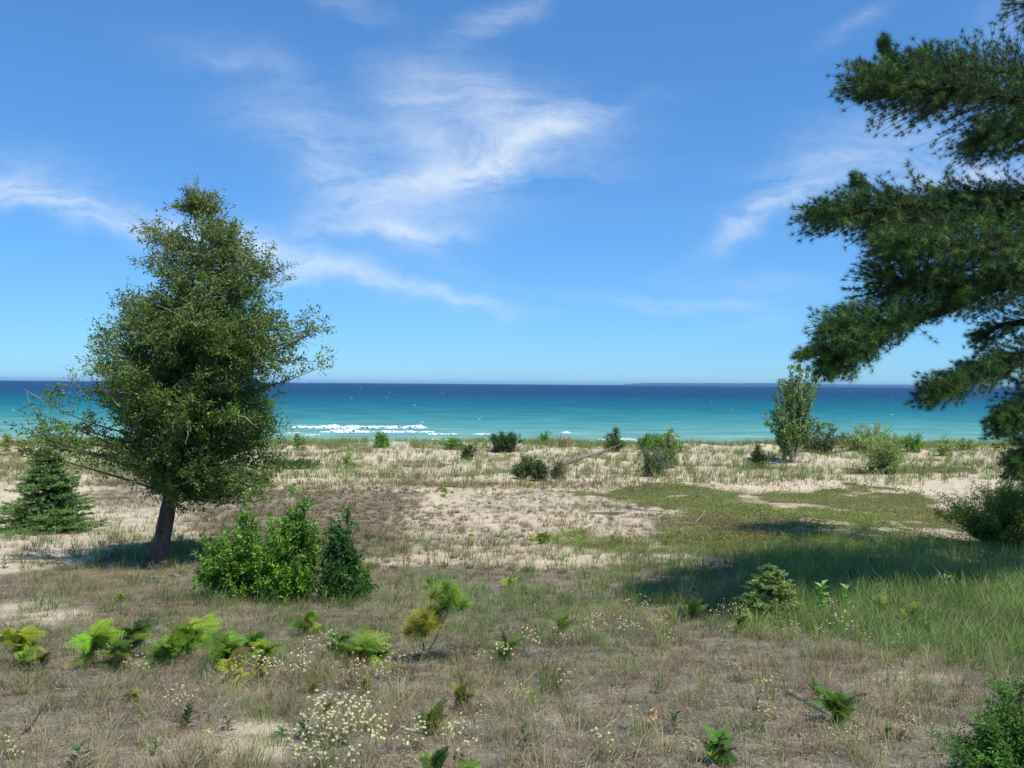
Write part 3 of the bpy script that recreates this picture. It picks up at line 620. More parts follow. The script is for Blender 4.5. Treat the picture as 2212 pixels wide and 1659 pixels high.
def build_pine():
    r = rng(41)
    g0 = A(10.3, 12.4, 0.); g0[2] = float(ter(g0[0], g0[1])) - .1
    root = thing('pine_tree', 'big white pine reaching in from the right with layered dark boughs', 'tree', g0)
    mw = MB(); tp = spline([g0, g0 + A(.05, 0, 3), g0 + A(.2, .1, 6), g0 + A(.2, .1, 9.5), g0 + A(.2, .2, 14.5)], 24)
    tube(mw, tp, np.linspace(.26, .03, 24), 14, lump=.12); mw.build('trunk', M_PBARK, root, smooth=True)
    mt = MB(); ml = MB()
    # (polyline of (u, v, depth), spread px across, spread px down, count of side shoots)
    limbs = [
        ([(2420, 20, 8.8), (2300, 10, 8.6), (2185, 8, 8.4)], 40, 30, 60),
        ([(2560, 330, 9.2), (2350, 250, 8.8), (2150, 205, 8.5), (1980, 185, 8.3), (1830, 172, 8.2)], 80, 52, 560),
        ([(2560, 360, 9.2), (2350, 180, 9.6), (2150, 150, 9.8), (2010, 150, 9.9)], 70, 38, 170),
        ([(2560, 380, 9.2), (2300, 300, 8.6), (2170, 290, 8.3), (2105, 300, 8.1)], 60, 34, 200),
        ([(1960, 175, 8.3), (1935, 150, 8.3), (1912, 100, 8.3)], 14, 16, 34),
        ([(2050, 170, 8.8), (2010, 130, 8.8), (1985, 118, 8.8)], 20, 18, 40),
        ([(2560, 560, 9.2), (2300, 440, 8.9), (2100, 430, 8.8), (1900, 452, 8.6), (1740, 462, 8.5)], 66, 34, 430),
        ([(1880, 445, 8.6), (1868, 420, 8.6), (1855, 400, 8.6)], 12, 12, 20),
        ([(1900, 440, 8.6), (1915, 425, 8.6)], 18, 8, 16),
        ([(2560, 620, 9.2), (2330, 500, 9.7), (2150, 470, 9.9), (2000, 480, 10.), (1880, 500, 10.)], 80, 45, 330),
        ([(2560, 650, 9.2), (2330, 540, 8.3), (2150, 530, 7.9), (2000, 530, 7.7), (1900, 530, 7.7)], 90, 40, 420),
        ([(2560, 700, 9.2), (2330, 610, 8.9), (2150, 610, 8.7), (2000, 620, 8.5), (1880, 610, 8.4)], 90, 50, 420),
        ([(2560, 720, 9.2), (2212, 600, 8.7), (2060, 660, 8.3), (1960, 690, 8.2), (1880, 730, 8.1), (1800, 750, 8.0), (1725, 762, 7.9)], 40, 22, 120),
        ([(1960, 690, 8.2), (1870, 700, 8.0), (1790, 700, 7.9)], 60, 36, 150),
        ([(1900, 720, 8.2), (1840, 760, 8.0), (1790, 785, 7.9)], 50, 28, 130),
        ([(2560, 800, 9.2), (2330, 760, 8.8), (2180, 775, 8.5), (2080, 820, 8.3), (2000, 855, 8.2)], 60, 34, 280),
        ([(2560, 800, 9.2), (2330, 700, 9.2), (2180, 700, 9.2), (2110, 730, 9.2)], 50, 30, 110),
        ([(2560, 860, 9.2), (2330, 840, 8.8), (2230, 870, 8.5), (2150, 920, 8.3)], 55, 50, 330),
        ([(2560, 960, 9.2), (2330, 930, 8.9), (2240, 970, 8.6), (2185, 1010, 8.4)], 45, 45, 220),
    ]
    TP, TD = [], []
    for P, ru, rv, ns in limbs:
        rv *= .95; ns = int(ns * 2.0)
        P3 = np.array([at(p[0], p[1], p[2] * .955 + max(0, p[0] - 1750) * .0042) for p in P]); S = spline(P3, 28); sc = np.linalg.norm(S[14]) / F
        big = P[0][0] > 2500
        tube(mt, S, np.linspace(.10 if big else .02, .010, 28), 7, (.035, .028, .024), .1)
        t = r.random(ns)
        if big: t = .22 + .78 * t
        i = (t * 27).astype(int); O = S[np.maximum(i - 3, 0)]
        end = np.clip((1 - t) * 2.2 + .42, 0, 1)[:, None]; tan = nrmz(np.gradient(S, axis=0))[i]
        cl = .6 + .8 * vn(t * 9, 0 * t, 1., int(abs(P[-1][0] + P[-1][1])))[:, None]
        cn = np.clip(r.normal(size=(3, ns)), -1.25, 1.25); off = np.stack([cn[0] * ru * .30, cn[1] * ru * .95, (cn[2] * .80 - .05) * rv], 1) * sc
        E = S[i] + off * end * cl + tan * .14
        sticks(mt, O, E, .005, .002, (.05, .04, .03))
        # tufts on tip and along the shoot
        for q in (1.0, .82, .62):
            m = r.random(ns) < (1 if q == 1 else .75)
            TP.append((O + (E - O) * q)[m]); TD.append(nrmz(nrmz(E - O) * .7 + tan * .35 + A(0, 0, .28))[m] * (1 if q == 1 else .7) + r.normal(size=(m.sum(), 3)) * .3)
    # the rest of the crown: boughs above and behind the view
    nb = 84; zz = 4.2 + 9.5 * r.random(nb); th = r.random(nb) * 2 * math.pi
    for k in range(nb):
        O = g0 + A(.15, .1, zz[k]); ln = np.interp(zz[k], [4, 9, 14], [3.6, 3.2, .8]) * (.7 + .4 * r.random())
        d = A(math.cos(th[k]), math.sin(th[k]), .12)
        if (d[0] < .05 and zz[k] < 11.) or (d[1] < -.2 and d[0] < .1 and zz[k] < 8.): continue
        P3 = np.array([O, O + d * ln * .5 + A(0, 0, -.05), O + d * ln + A(0, 0, .1)]); S = spline(P3, 12)
        tube(mt, S, np.linspace(.05, .008, 12), 6, (.035, .028, .024)); ns = 90
        i = (r.random(ns) ** .7 * 11).astype(int); E = S[i] + r.normal(size=(ns, 3)) * A(.28, .28, .13)
        sticks(mt, S[i], E, .006, .003, (.05, .04, .03)); TP.append(E); TD.append(nrmz(E - S[i] + d * .3))
    TP = np.concatenate(TP); TD = nrmz(np.concatenate(TD))
    n = len(TP); q = 44
    P = TP[:, None] - TD[:, None] * (r.random((n, q, 1)) * .035); dd = TD[:, None] * .5 + r.normal(size=(n, q, 3)) * .58
    C = (pick(r, [(.045, .105, .026), (.06, .145, .03), (.035, .08, .024), (.13, .26, .05)], n)[:, None] * (1 + .15 * r.normal(size=(n, q, 1)))).reshape(-1, 3)
    needles(ml, P.reshape(-1, 3), dd.reshape(-1, 3), .055 + .03 * r.random(n * q), .0032, np.clip(C, .004, 1), r)
    mt.build('branches', M_TWIG, root, smooth=True); ml.build('needles', M_NEEDLE, root)
build_pine()

# ------------------------------------------------------------------ broadleaf shrubs and small trees
def shrub(name, label, cat, u, v, prof, pal, seed, nl=120, nsub=8, nleaf=8, LL=.05, LW=.02, sublen=.16, wcol=(.10, .085, .07), wr=.010, stems=5, foot=10,
          part='foliage', mat=None, group=None, depth=.8, upb=.5, spread=.6, shell=.3, bend=.12, clump=1., twr=.0025, t0=.3, leafdir=.5):
    r = rng(seed); b = G(u, v); s = b[1] / F; root = thing(name, label, cat, b, group)
    T_, H, c = crown_targets(r, nl, A(0, 0, 0), 1.0, prof, depth, shell)
    T_[:, :2] *= np.clip(1 + (.2 if clump == 1. else .08) * r.normal(size=(nl, 1)), .6, 1.35); T_[:, 0] += T_[:, 2] * .03; T_[:, 2] *= np.clip(1 + .10 * r.normal(size=nl), .8, 1.15)
    fx = (r.random(stems) - .5) * foot; fy = (r.random(stems) - .5) * foot; k = r.integers(0, stems, nl)
    # limbs leave one of a few stems
    O = np.stack([fx[k] + (T_[:, 0] - fx[k]) * .15, fy[k] + (T_[:, 1] - fy[k]) * .15, T_[:, 2] * (.05 + .4 * r.random(nl))], 1)
    mt = MB(); ml = MB()
    T3, O3 = T_ * s + b, O * s + b
    for j in range(stems):
        kk = np.where(k == j)[0]
        if len(kk) == 0: continue
        top = O3[kk][np.argmax(O3[kk][:, 2])]; f0 = A(fx[j], fy[j], 0) * s + b - A(0, 0, .03)
        S = spline(np.array([f0, (f0 + top) / 2 + r.normal(size=3) * .02, top]), 8); tube(mt, S, np.linspace(wr * 1.5, wr * .7, 8), 6, wcol)
        dl = S[np.clip(((O3[kk][:, 2] - f0[2]) / max(top[2] - f0[2], .01) * 7).astype(int), 0, 7)]; O3[kk] = dl
    hg = np.linalg.norm(T3 - O3, axis=1, keepdims=True)
    grow(mt, ml, r, O3, T3, A(0, 0, -1) * hg * bend * (-.5 if upb > .4 else 1), nsub, sublen, nleaf, LL, LW, pal, wr * .8, wcol, t0, upb, spread, .35, None, clump, twr, leafdir)
    mt.build('stems', M_TWIG, root); ml.build(part, mat or M_LEAF, root)
    return root

BR = [(.13, .28, .032), (.16, .33, .042), (.10, .23, .03), (.21, .38, .055)]
shrub('leafy_bush', 'bright green bush nearest the cedar trunk, left of the three', 'bush', 505, 1292,
      [(0, -45, 55), (40, -76, 66), (80, -80, 64), (115, -66, 56), (135, -20, 50), (160, -12, 42), (195, 0, 22)], BR, 51, 120, 8, 12, .055, .022, .12, clump=.95, upb=.6, spread=.6, group='bright green bushes right of the cedar')
shrub('leafy_bush', 'tallest bright green bush, middle one of the three', 'bush', 625, 1300,
      [(0, -60, 45), (50, -78, 58), (100, -80, 64), (140, -74, 58), (170, -46, 54), (200, -26, 46), (235, -14, 22)], BR, 52, 145, 8, 12, .055, .022, .12, clump=.95, upb=.6, spread=.6, group='bright green bushes right of the cedar')
shrub('leafy_bush', 'darker green bush, rightmost and smallest of the three', 'bush', 735, 1300,
      [(0, -35, 45), (40, -50, 62), (80, -48, 40), (110, -40, 35), (140, -30, 22), (180, -8, 12)], [(.055, .16, .03), (.075, .20, .035), (.045, .13, .03)], 53, 95, 8, 12, .055, .022, .12, clump=.95, upb=.6, spread=.6, group='bright green bushes right of the cedar')
shrub('leafy_sapling', 'slim leafy sprout beside the smallest of three bushes', 'sapling', 785, 1280, [(0, -6, 8), (25, -14, 14), (45, -8, 8)], BR, 54, 26, 6, 8, .04, .015, .08, stems=2)
shrub('poplar_tree', 'small windblown poplar with pale stems standing by the lake', 'tree', 1703, 1000,
      [(52, -25, 25), (62, -42, 50), (88, -48, 62), (115, -44, 36), (150, -38, 48), (175, -18, 60), (197, 2, 58), (212, 12, 40)],
      [(.12, .24, .05), (.15, .28, .06), (.10, .20, .05), (.20, .30, .08)], 61, 130, 9, 11, .14, .095, .34, (.36, .33, .29), .045, 4, 26, 'crown', None, None, .8, .3, .7, .25, twr=.008)
WIL = [(.21, .29, .10), (.17, .25, .09), (.25, .33, .12), (.29, .34, .16)]
for k, (u, v, P, pal, n, lab) in enumerate([
    (1775, 980, [(0, -40, 35), (20, -50, 45), (40, -45, 42), (60, -20, 30)], [(.07, .105, .04), (.09, .125, .05)], 70, 'olive shrub close to the right of the small poplar'),
    (1880, 975, [(0, -60, 60), (25, -72, 72), (42, -60, 65), (56, -30, 30)], WIL, 110, 'widest willow shrub on the beach right of the poplar'),
    (1905, 1022, [(0, -28, 40), (35, -38, 45), (70, -35, 42), (95, -15, 30)], WIL, 90, 'grey green willow shrub in front of the widest one'),
    (1968, 975, [(0, -26, 20), (14, -28, 24), (30, -15, 15)], BR, 36, 'low bright shrub touching the right edge of the willows'),
    (1640, 1010, [(0, -20, 18), (25, -20, 18), (48, -8, 8)], [(.055, .09, .03), (.07, .11, .03)], 40, 'dark little shrub just left of the poplar stems'),
    (1410, 1030, [(0, -25, 35), (25, -40, 42), (45, -38, 38), (58, -25, 20)], [(.11, .15, .08), (.09, .12, .06), (.14, .18, .10)], 60, 'silvery leaved shrub right of the fallen log'),
    (1446, 1010, [(0, -14, 16), (30, -16, 18), (60, -12, 12), (88, -4, 6)], WIL, 45, 'tall thin shrub rising behind the silvery leaved one'),
    (1326, 976, [(0, -12, 16), (22, -20, 20), (40, -10, 12), (52, -3, 3)], [(.06, .12, .035), (.08, .14, .04)], 40, 'upright shrub at the far end of the fallen log'),
    (1440, 976, [(0, -50, 26), (14, -55, 30), (26, -40, 22), (34, -20, 4)], BR, 60, 'broad low bright green shrub on the dune crest'),
    (1395, 970, [(0, -14, 14), (14, -16, 16), (28, -6, 8)], BR, 24, 'small green shrub between the log shrub and the broad one'),
    (822, 966, [(0, -20, 20), (12, -20, 18), (26, -6, 8)], BR, 30, 'yellow green little shrub on the crest above the breakers'),
    (975, 972, [(0, -14, 22), (9, -16, 24), (20, -8, 12)], BR, 24, 'low green shrub on the crest left of the dark juniper'),
    (1012, 992, [(0, -12, 12), (14, -12, 12), (26, -5, 6)], [(.05, .08, .025), (.09, .10, .03)], 24, 'tiny dark pine shrub below and left of the juniper'),
    (1132, 1036, [(0, -18, 18), (22, -22, 20), (42, -12, 12)], [(.07, .12, .035), (.09, .14, .05)], 40, 'green bush left of the grey twiggy bushes near the log'),
    (1163, 1040, [(0, -16, 16), (22, -20, 18), (46, -4, 10)], [(.06, .10, .035), (.08, .11, .05)], 40, 'bushy green shrub next to the near end of the log'),
    (1208, 1036, [(0, -14, 14), (18, -16, 14), (36, -2, 8)], [(.13, .10, .08), (.16, .13, .10), (.10, .09, .06)], 26, 'half dead brown bush leaning on the fallen log'),
    (1175, 960, [(0, -6, 6), (12, -6, 6), (20, -3, 3)], BR, 12, 'tiny lone sprig on the crest right of the juniper'),
    (645, 972, [(0, -10, 16), (20, -10, 16), (30, -6, 8)], WIL, 18, 'thin grey sprig at the beach beside the cedar crown'),
    (757, 1012, [(0, -14, 14), (16, -18, 16), (30, -10, 6)], WIL, 22, 'sparse grey leaved shrub on open sand right of the cedar'),
    (1210, 965, [(0, -8, 20), (8, -10, 20), (14, -4, 8)], DRY[:3], 14, 'brown low bush on the crest right of the juniper'),
    (14, 975, [(0, -5, 7), (20, -9, 9), (32, -8, 5)], WIL, 14, 'little dark sprig at the left picture edge by the water'),
    (2040, 985, [(0, -10, 12), (18, -14, 14), (36, -4, 6)], WIL, 22, 'small olive shrub on white sand right of the willows'),
    (2085, 972, [(0, -20, 20), (10, -24, 24), (22, -10, 10)], WIL, 24, 'low grey shrub at the crest near the hanging pine needles'),
    (1170, 1175, [(0, -4, 4), (10, -8, 8), (20, -4, 8)], [(.22, .28, .03), (.16, .24, .03)], 10, 'yellow green seedling with a leaning tip on open sand'),
]):
    D_ = G(u, v)[1]; q = D_ / 50
    pal = np.asarray(pal, float) * (1.0 if pal is BR else 1.3)
    shrub('beach_shrub' if D_ > 25 else 'seedling', lab, 'shrub' if D_ > 25 else 'seedling', u, v, P, pal, 200 + k, int(n * 1.2), 6, 9, .12 * q ** .7, .055 * q ** .7, .28 * q, (.15, .13, .11), .02 * q, 4, 12, twr=.006 * q)
shrub('juniper', 'dark fan shaped juniper standing on the beach crest', 'juniper', 1088, 976, [(0, -20, 20), (15, -30, 32), (32, -32, 36)],
      [(.045, .10, .035), (.06, .13, .045)], 71, 130, 6, 14, .12, .035, .30, (.10, .08, .06), .03, 4, 8, mat=M_CEDAR, upb=.9, spread=.3, twr=.008)
shrub('juniper', 'olive green juniper spreading in from the right picture edge', 'juniper', 2215, 1190, [(0, -60, 120), (40, -110, 120), (80, -150, 120), (100, -135, 120), (122, -80, 120), (140, -40, 90)],
      [(.15, .24, .05), (.19, .28, .06), (.11, .18, .045)], 72, 420, 10, 22, .06, .018, .22, (.08, .06, .05), .012, 9, 90, mat=M_CEDAR, upb=.35, spread=.55, depth=.8)
shrub('juniper', 'blurred dark juniper in the near bottom right corner', 'juniper', 2190, 1720, [(0, -90, 120), (50, -150, 120), (110, -140, 120), (160, -100, 110), (185, -70, 90), (215, 10, 80), (240, 20, 60)],
      [(.11, .25, .045), (.14, .30, .055), (.08, .20, .04)], 73, 90, 9, 26, .022, .007, .09, (.12, .09, .06), .006, 5, 30, mat=M_CEDAR, upb=.5, spread=.5, depth=.6, twr=.0015)
shrub('juniper', 'flat green juniper spreading low beside the cedar crown', 'juniper', 630, 1012, [(0, -55, 50), (8, -60, 58), (18, -35, 40)],
      [(.07, .14, .035), (.09, .17, .04)], 74, 90, 6, 12, .09, .025, .28, (.10, .08, .06), .02, 5, 60, mat=M_CEDAR, upb=.1, spread=.5, twr=.006)

# small leafy herbs with broad leaves
def herb(label, u, v, h, seed, pal, leafL=.06, leafW=.022, n=14, name='milkweed_plant', cat='plant', lean=.15, group=None):
    r = rng(seed); b = G(u, v); s = b[1] / F; H = h * s; root = thing(name, label, cat, b, group); mt = MB(); ml = MB()
    e = b + A(lean * H * r.normal(), lean * H * r.normal() * .5, H); S = spline(np.array([b - A(0, 0, .02), (b + e) / 2, e]), 6)
    tube(mt, S, np.linspace(.004, .0018, 6), 5, (.13, .15, .07))
    t = .12 + .88 * np.arange(n) / (n - 1); P = S[0] + (S[-1] - S[0]) * t[:, None]; a = np.arange(n) * 2.4 + r.random(n)
    d = np.stack([np.cos(a), np.sin(a), .5 + .6 * t], 1); C = pick(r, pal, n)
    # broad leaf: two leaf blades end to end for a fuller outline
    sz = leafL * (1.1 - .35 * t)
    leaves(ml, P, d, np.stack([-np.cos(a) * .6, -np.sin(a) * .6, 1 + 0 * a], 1), sz, leafW, C, .18, .25)
    mt.build('stem', M_TWIG, root); ml.build('leaves', M_LEAF, root)
G1 = [(.07, .14, .05), (.09, .17, .06)]; G2 = [(.13, .20, .09), (.10, .16, .09)]
for k, a in enumerate([
    ('grey green broad leaved rosette at the bottom left edge', 178, 1659, 42, G2, .10, .035, 9),
    ('lone broad leaved seedling on bare sand at bottom left', 492, 1578, 26, G2, .055, .02, 8),
    ('dark upright milkweed seedling in the bottom middle', 1130, 1625, 50, [(.05, .10, .04), (.07, .12, .05)], .065, .02, 9),
    ('narrow leaved plant holding one yellow leaf', 1455, 1590, 44, G1, .07, .02, 11),
    ('wavy leaved green plant right of the fir sapling', 1770, 1340, 76, [(.16, .34, .06), (.20, .38, .07)], .13, .06, 22),
    ('second leafy plant in shade beyond the fir sapling', 1830, 1330, 60, [(.16, .34, .06), (.20, .36, .07)], .11, .05, 16),
    ('small herb standing alone on sand mid picture', 1088, 1205, 22, G1, .06, .02, 10),
    ('little herb among dry tufts left of the sand patch', 905, 1180, 24, G1, .07, .022, 10),
    ('upright weed with thin leaves near the three bushes', 880, 1180, 26, G1, .07, .02, 12),
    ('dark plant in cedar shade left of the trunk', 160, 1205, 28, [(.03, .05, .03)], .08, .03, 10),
    ('green sprig at the left edge by the cedar shadow', 10, 1228, 22, G1, .08, .03, 12),
    ('broad leaved plant by the clustered cream flowers', 660, 1600, 42, G1, .07, .022, 12),
    ('flat grey rosette beside the bare sand patch', 610, 1590, 14, G2, .06, .022, 9),
    ('dark leafy weed clump among foreground campions', 400, 1575, 50, [(.06, .10, .04), (.05, .08, .03)], .06, .022, 22),
    ('leafy sprig right of the young pine', 990, 1440, 30, G1, .05, .02, 12),
 ('two leaved green sprig in the grass left of the bright pointed fern', 1160, 1335, 34, G1, .06, .02, 10),
    ('low green herb between flat topped fern and young pine', 1030, 1415, 30, G1, .05, .018, 12),
    ('light green sprig on lichen soil at centre right', 1420, 1500, 34, G2, .045, .016, 12),
    ('grey green herb on the slope left of the weathered stick', 1640, 1535, 30, G2, .045, .016, 12),
    ('bright broad leaved weed at the right, in front of tall grass', 2010, 1390, 50, [(.16, .32, .06)], .08, .035, 16),
    ('small sprout on bare soil near the right edge', 2060, 1530, 26, G1, .045, .016, 9),
    ('green weed at the foot of the large bright fern', 430, 1480, 38, G1, .05, .018, 14),
    ('little weed at bottom left between rosette and seedling', 330, 1630, 30, G1, .045, .016, 10),
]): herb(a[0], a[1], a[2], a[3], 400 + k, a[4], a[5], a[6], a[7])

# ------------------------------------------------------------------ bracken
def frond(ml, mt, r, P0, d0, length, width, col, arch=.5, npin=13, scol=(.12, .10, .04), up=None):
    """one bipinnate frond: rachis curve with paired pinnae made of small lobes"""
    d0 = nrmz(d0); h = nrmz(A(d0[0], d0[1], 0.001)); K = 24
    t = np.linspace(0, 1, K); dirs = nrmz(d0[None] * (1 - t[:, None]) + (h + A(0, 0, -.35))[None] * t[:, None] * arch + d0[None] * t[:, None] * (1 - arch))
    S = P0 + np.concatenate([[A(0, 0, 0)], np.cumsum(dirs[:-1] * length / (K - 1), axis=0)])
    tube(mt, S, np.linspace(.0022, .0008, K), 4, scol)
    side = nrmz(np.cross(dirs, A(.25, -.55, .75) + .6 * r.normal(size=3))); nn = np.cross(side, dirs)
    tp = np.linspace(.06, .98, npin); idx = np.clip((tp * (K - 1)).astype(int), 0, K - 1)
    for sg in (-1, 1):
        ln = width * np.minimum(1.0, (1.03 - tp) * 1.25) * (.85 + .25 * r.random(npin))
        pd = nrmz(side[idx] * sg + dirs[idx] * .55 + nn[idx] * (.1 * r.normal(size=(npin, 1)) - .12))
        q = 13; s = np.linspace(.04, 1, q)
        for s2 in (-1, 1):
            B = (S[idx][:, None] + pd[:, None] * (ln[:, None] * s)[..., None] - A(0, 0, 1) * (ln[:, None] * s ** 2)[..., None] * .18).reshape(-1, 3)
            ax = np.repeat(np.cross(nn[idx], pd) * s2, q, 0) + np.repeat(pd, q, 0) * .5
            ll = (ln[:, None] * .17 * (1.1 - s ** 1.5)[None] + .003).reshape(-1)
            C = pick(r, [col], len(B), .10)
            leaves(ml, B, ax, np.repeat(nn[idx], q, 0), ll, (ln / q * 1.0).repeat(q) + .0012, C, .1)
    return S
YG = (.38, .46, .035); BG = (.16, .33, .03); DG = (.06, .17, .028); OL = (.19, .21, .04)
def fern(label, u, v, hpx, wpx, fr, col, seed, name='bracken_fern', upright=.5, group='bracken ferns on the dune'):
    r = rng(seed); b = G(u, v); s = b[1] / F; H = hpx * s; W = wpx * s; root = thing(name, label, 'fern', b, group)
    wind = A(.35, 0, 0)
    mst = MB(); e = b + A(.10 * H * r.normal() + .06 * H, .1 * H * r.normal(), H * (.5 if upright < .8 else .25))
    S = spline(np.array([b - A(0, 0, .03), (b + e) / 2 + r.normal(size=3) * .01, e]), 8)
    tube(mst, S, np.linspace(.0042, .003, 8), 6, (.16, .085, .045)); mst.build('stem', M_TWIG, root)
    fr = int(fr * 3.4 + 1)
    for k in range(fr):
        ml = MB(); a = k * 2.4 + r.random() * .8; q = k / max(fr - 1, 1)
        el = .30 + (1.0 if upright < .8 else 2.6) * upright * (.5 + r.random())
        q = r.random() if k else 1.; d = nrmz(A(math.cos(a), math.sin(a) * .9, el) + wind * .6)
        P0 = S[0] + (e - S[0]) * (.30 + .70 * q); d = nrmz(d + A(.3, .2, .35) * r.normal(size=3))
        L_ = max(W * .48, H * .50) * (.42 + .7 * r.random()); L_ = min(L_, (H * 1.0 - (P0[2] - b[2])) / max(d[2] * .75, .35))
        fc = np.array(col) * (.55 + .75 * r.random())
        if r.random() < .08: fc = np.array((.20, .17, .06))
        elif r.random() < .25: fc = fc * .5 + np.array(YG) * .5
        elif r.random() < .3: fc = fc * .6
        frond(ml, ml, r, P0, d, L_, L_ * (.38 if upright < .8 else .27), fc, 1. - .5 * min(upright, 1.))
        ml.build('frond', M_FERN, root)
FERNS = [
 ('bright yellow green fern at the left picture edge', 35, 1440, 145, 90, 4, YG, .6),
 ('low fern at lower left beside the yellow edge fern', 95, 1448, 62, 60, 3, OL, .7),
 ('second low fern leaning right at lower left', 50, 1450, 70, 50, 3, BG, .6),
 ('tall fern with a yellow top left of the cedar trunk', 205, 1440, 155, 110, 5, BG, .55),
 ('dark green fern between two yellow topped ferns', 285, 1420, 120, 120, 5, DG, .3),
 ('large bright fern below the cedar trunk', 385, 1425, 140, 150, 6, BG, .45),
 ('fern with fronds trailing to the right, below the bushes', 480, 1450, 120, 150, 6, BG, .3),
 ('short yellow fern hanging above the campions', 495, 1478, 95, 90, 4, YG, .5),
 ('pale green fern right of the yellow hanging one', 560, 1440, 85, 90, 4, BG, .4),
 ('single arched frond fern under the middle bush', 655, 1375, 75, 90, 3, BG, .35),
 ('wide bright fern left of the young pine', 770, 1445, 115, 170, 6, BG, .35),
 ('dark fern right part of the wide fern clump', 815, 1440, 85, 100, 4, DG, .35),
 ('small yellow frond on dry grass near the cedar', 258, 1300, 34, 50, 2, YG, .3),
 ('slim dark fern above the middle flowers', 672, 1500, 62, 40, 2, OL, 1.1),
 ('brown tinged fern above the cream flowers', 790, 1500, 75, 44, 3, OL, 1.),
 ('fern sprig among campions left of centre', 580, 1510, 50, 34, 2, OL, .9),
 ('narrow fern with curled fronds left of centre', 545, 1480, 70, 44, 3, OL, .9),
 ('upright olive fern in the lower middle', 992, 1535, 122, 44, 3, OL, 1.3),
 ('broad upright fern left of the olive one', 938, 1592, 130, 70, 4, (.14, .21, .04), 1.1),
 ('largest upright fern at the bottom edge, middle', 925, 1700, 150, 120, 5, (.09, .23, .04), 1.),
 ('low fern at the bottom edge right of the largest', 1010, 1700, 65, 90, 3, BG, .3),
 ('fern with a flat top right of the young pine', 1082, 1428, 120, 80, 4, BG, .8),
 ('bright pointed fern in front of the green grass', 1207, 1370, 95, 80, 4, (.12, .23, .03), .9),
 ('small yellow fern standing on the meadow edge', 1098, 1268, 44, 50, 3, YG, .4),
 ('drooping green fern above the young pine', 925, 1275, 46, 50, 3, BG, .4),
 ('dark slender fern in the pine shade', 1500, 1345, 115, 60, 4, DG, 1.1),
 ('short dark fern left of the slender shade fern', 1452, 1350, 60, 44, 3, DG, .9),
 ('fern climbing out of shade right of the fir sapling', 1895, 1325, 90, 70, 4, (.13, .30, .06), .8),
 ('feathery green fern beside the grey stick at lower right', 1800, 1562, 160, 110, 6, (.10, .25, .05), .8),
 ('single small frond left of the feathery fern', 1752, 1515, 70, 30, 2, BG, 1.2),
 ('fern with two arching fronds at the bottom right', 1548, 1655, 120, 110, 4, (.10, .26, .045), .7),
 ('tiny fern between the feathery fern and the corner juniper', 1922, 1600, 62, 34, 2, BG, 1.2),
 ('faint bright fern right of the wavy leaved plants', 1965, 1340, 50, 80, 3, YG, .4),
 ('little yellow fern in the middle sand', 1015, 1160, 22, 26, 2, YG, .6),
 ('twin yellow fern left of the middle sand', 1135, 1060, 24, 24, 2, BG, .6),
 ('pale sprig fern on brown grass left of the sand', 865, 1105, 26, 26, 2, YG, .8),
 ('green fern sprig on brown grass near the bushes', 748, 1108, 24, 20, 2, BG, .9),
 ('yellow sprig right beside the tallest bush', 690, 1110, 24, 20, 2, YG, .8),
 ('small fern on the brown slope above the bushes', 760, 1062, 26, 24, 2, BG, .8),
 ('low green fern on the brown slope', 745, 1045, 28, 20, 2, BG, .9),
 ('wide low fern in the middle of the brown slope', 960, 1075, 26, 40, 3, BG, .4),
 ('pale fern behind the wide low one', 958, 1055, 30, 22, 2, YG, .8),
 ('dry yellow fern leaning over the sand', 1150, 1175, 30, 24, 2, YG, .7),
 ('fern in the lower left grass, half faded', 285, 1515, 40, 60, 3, OL, .5),
 ('deep green fern tucked under the yellow topped one', 235, 1450, 95, 100, 5, DG, .4),
 ('fern spilling left from the large bright fern', 350, 1440, 110, 90, 5, BG, .4),
 ('upper fern of the row, tip pointing to the bushes', 430, 1400, 100, 120, 5, BG, .5),
 ('mossy green fern at the right end of the row', 540, 1420, 70, 100, 4, DG, .3),
 ('bright left part of the wide fern clump', 730, 1420, 90, 90, 5, (.15, .36, .05), .4),
 ('small fern beneath the fir sapling on its left', 1600, 1370, 60, 50, 3, BG, .7),
 ('brown fern behind the cream cluster at the bottom', 700, 1545, 60, 34, 2, OL, 1.1),
 ('low fern half hidden in grass at the far left edge', 5, 1395, 60, 60, 4, YG, .4),
 ('thin fern above the lone broad leaved seedling', 560, 1545, 46, 36, 2, BG, .8),
]
for k, a in enumerate(FERNS): fern(a[0], a[1], a[2], a[3], a[4], a[5], a[6], 500 + k, upright=a[7])

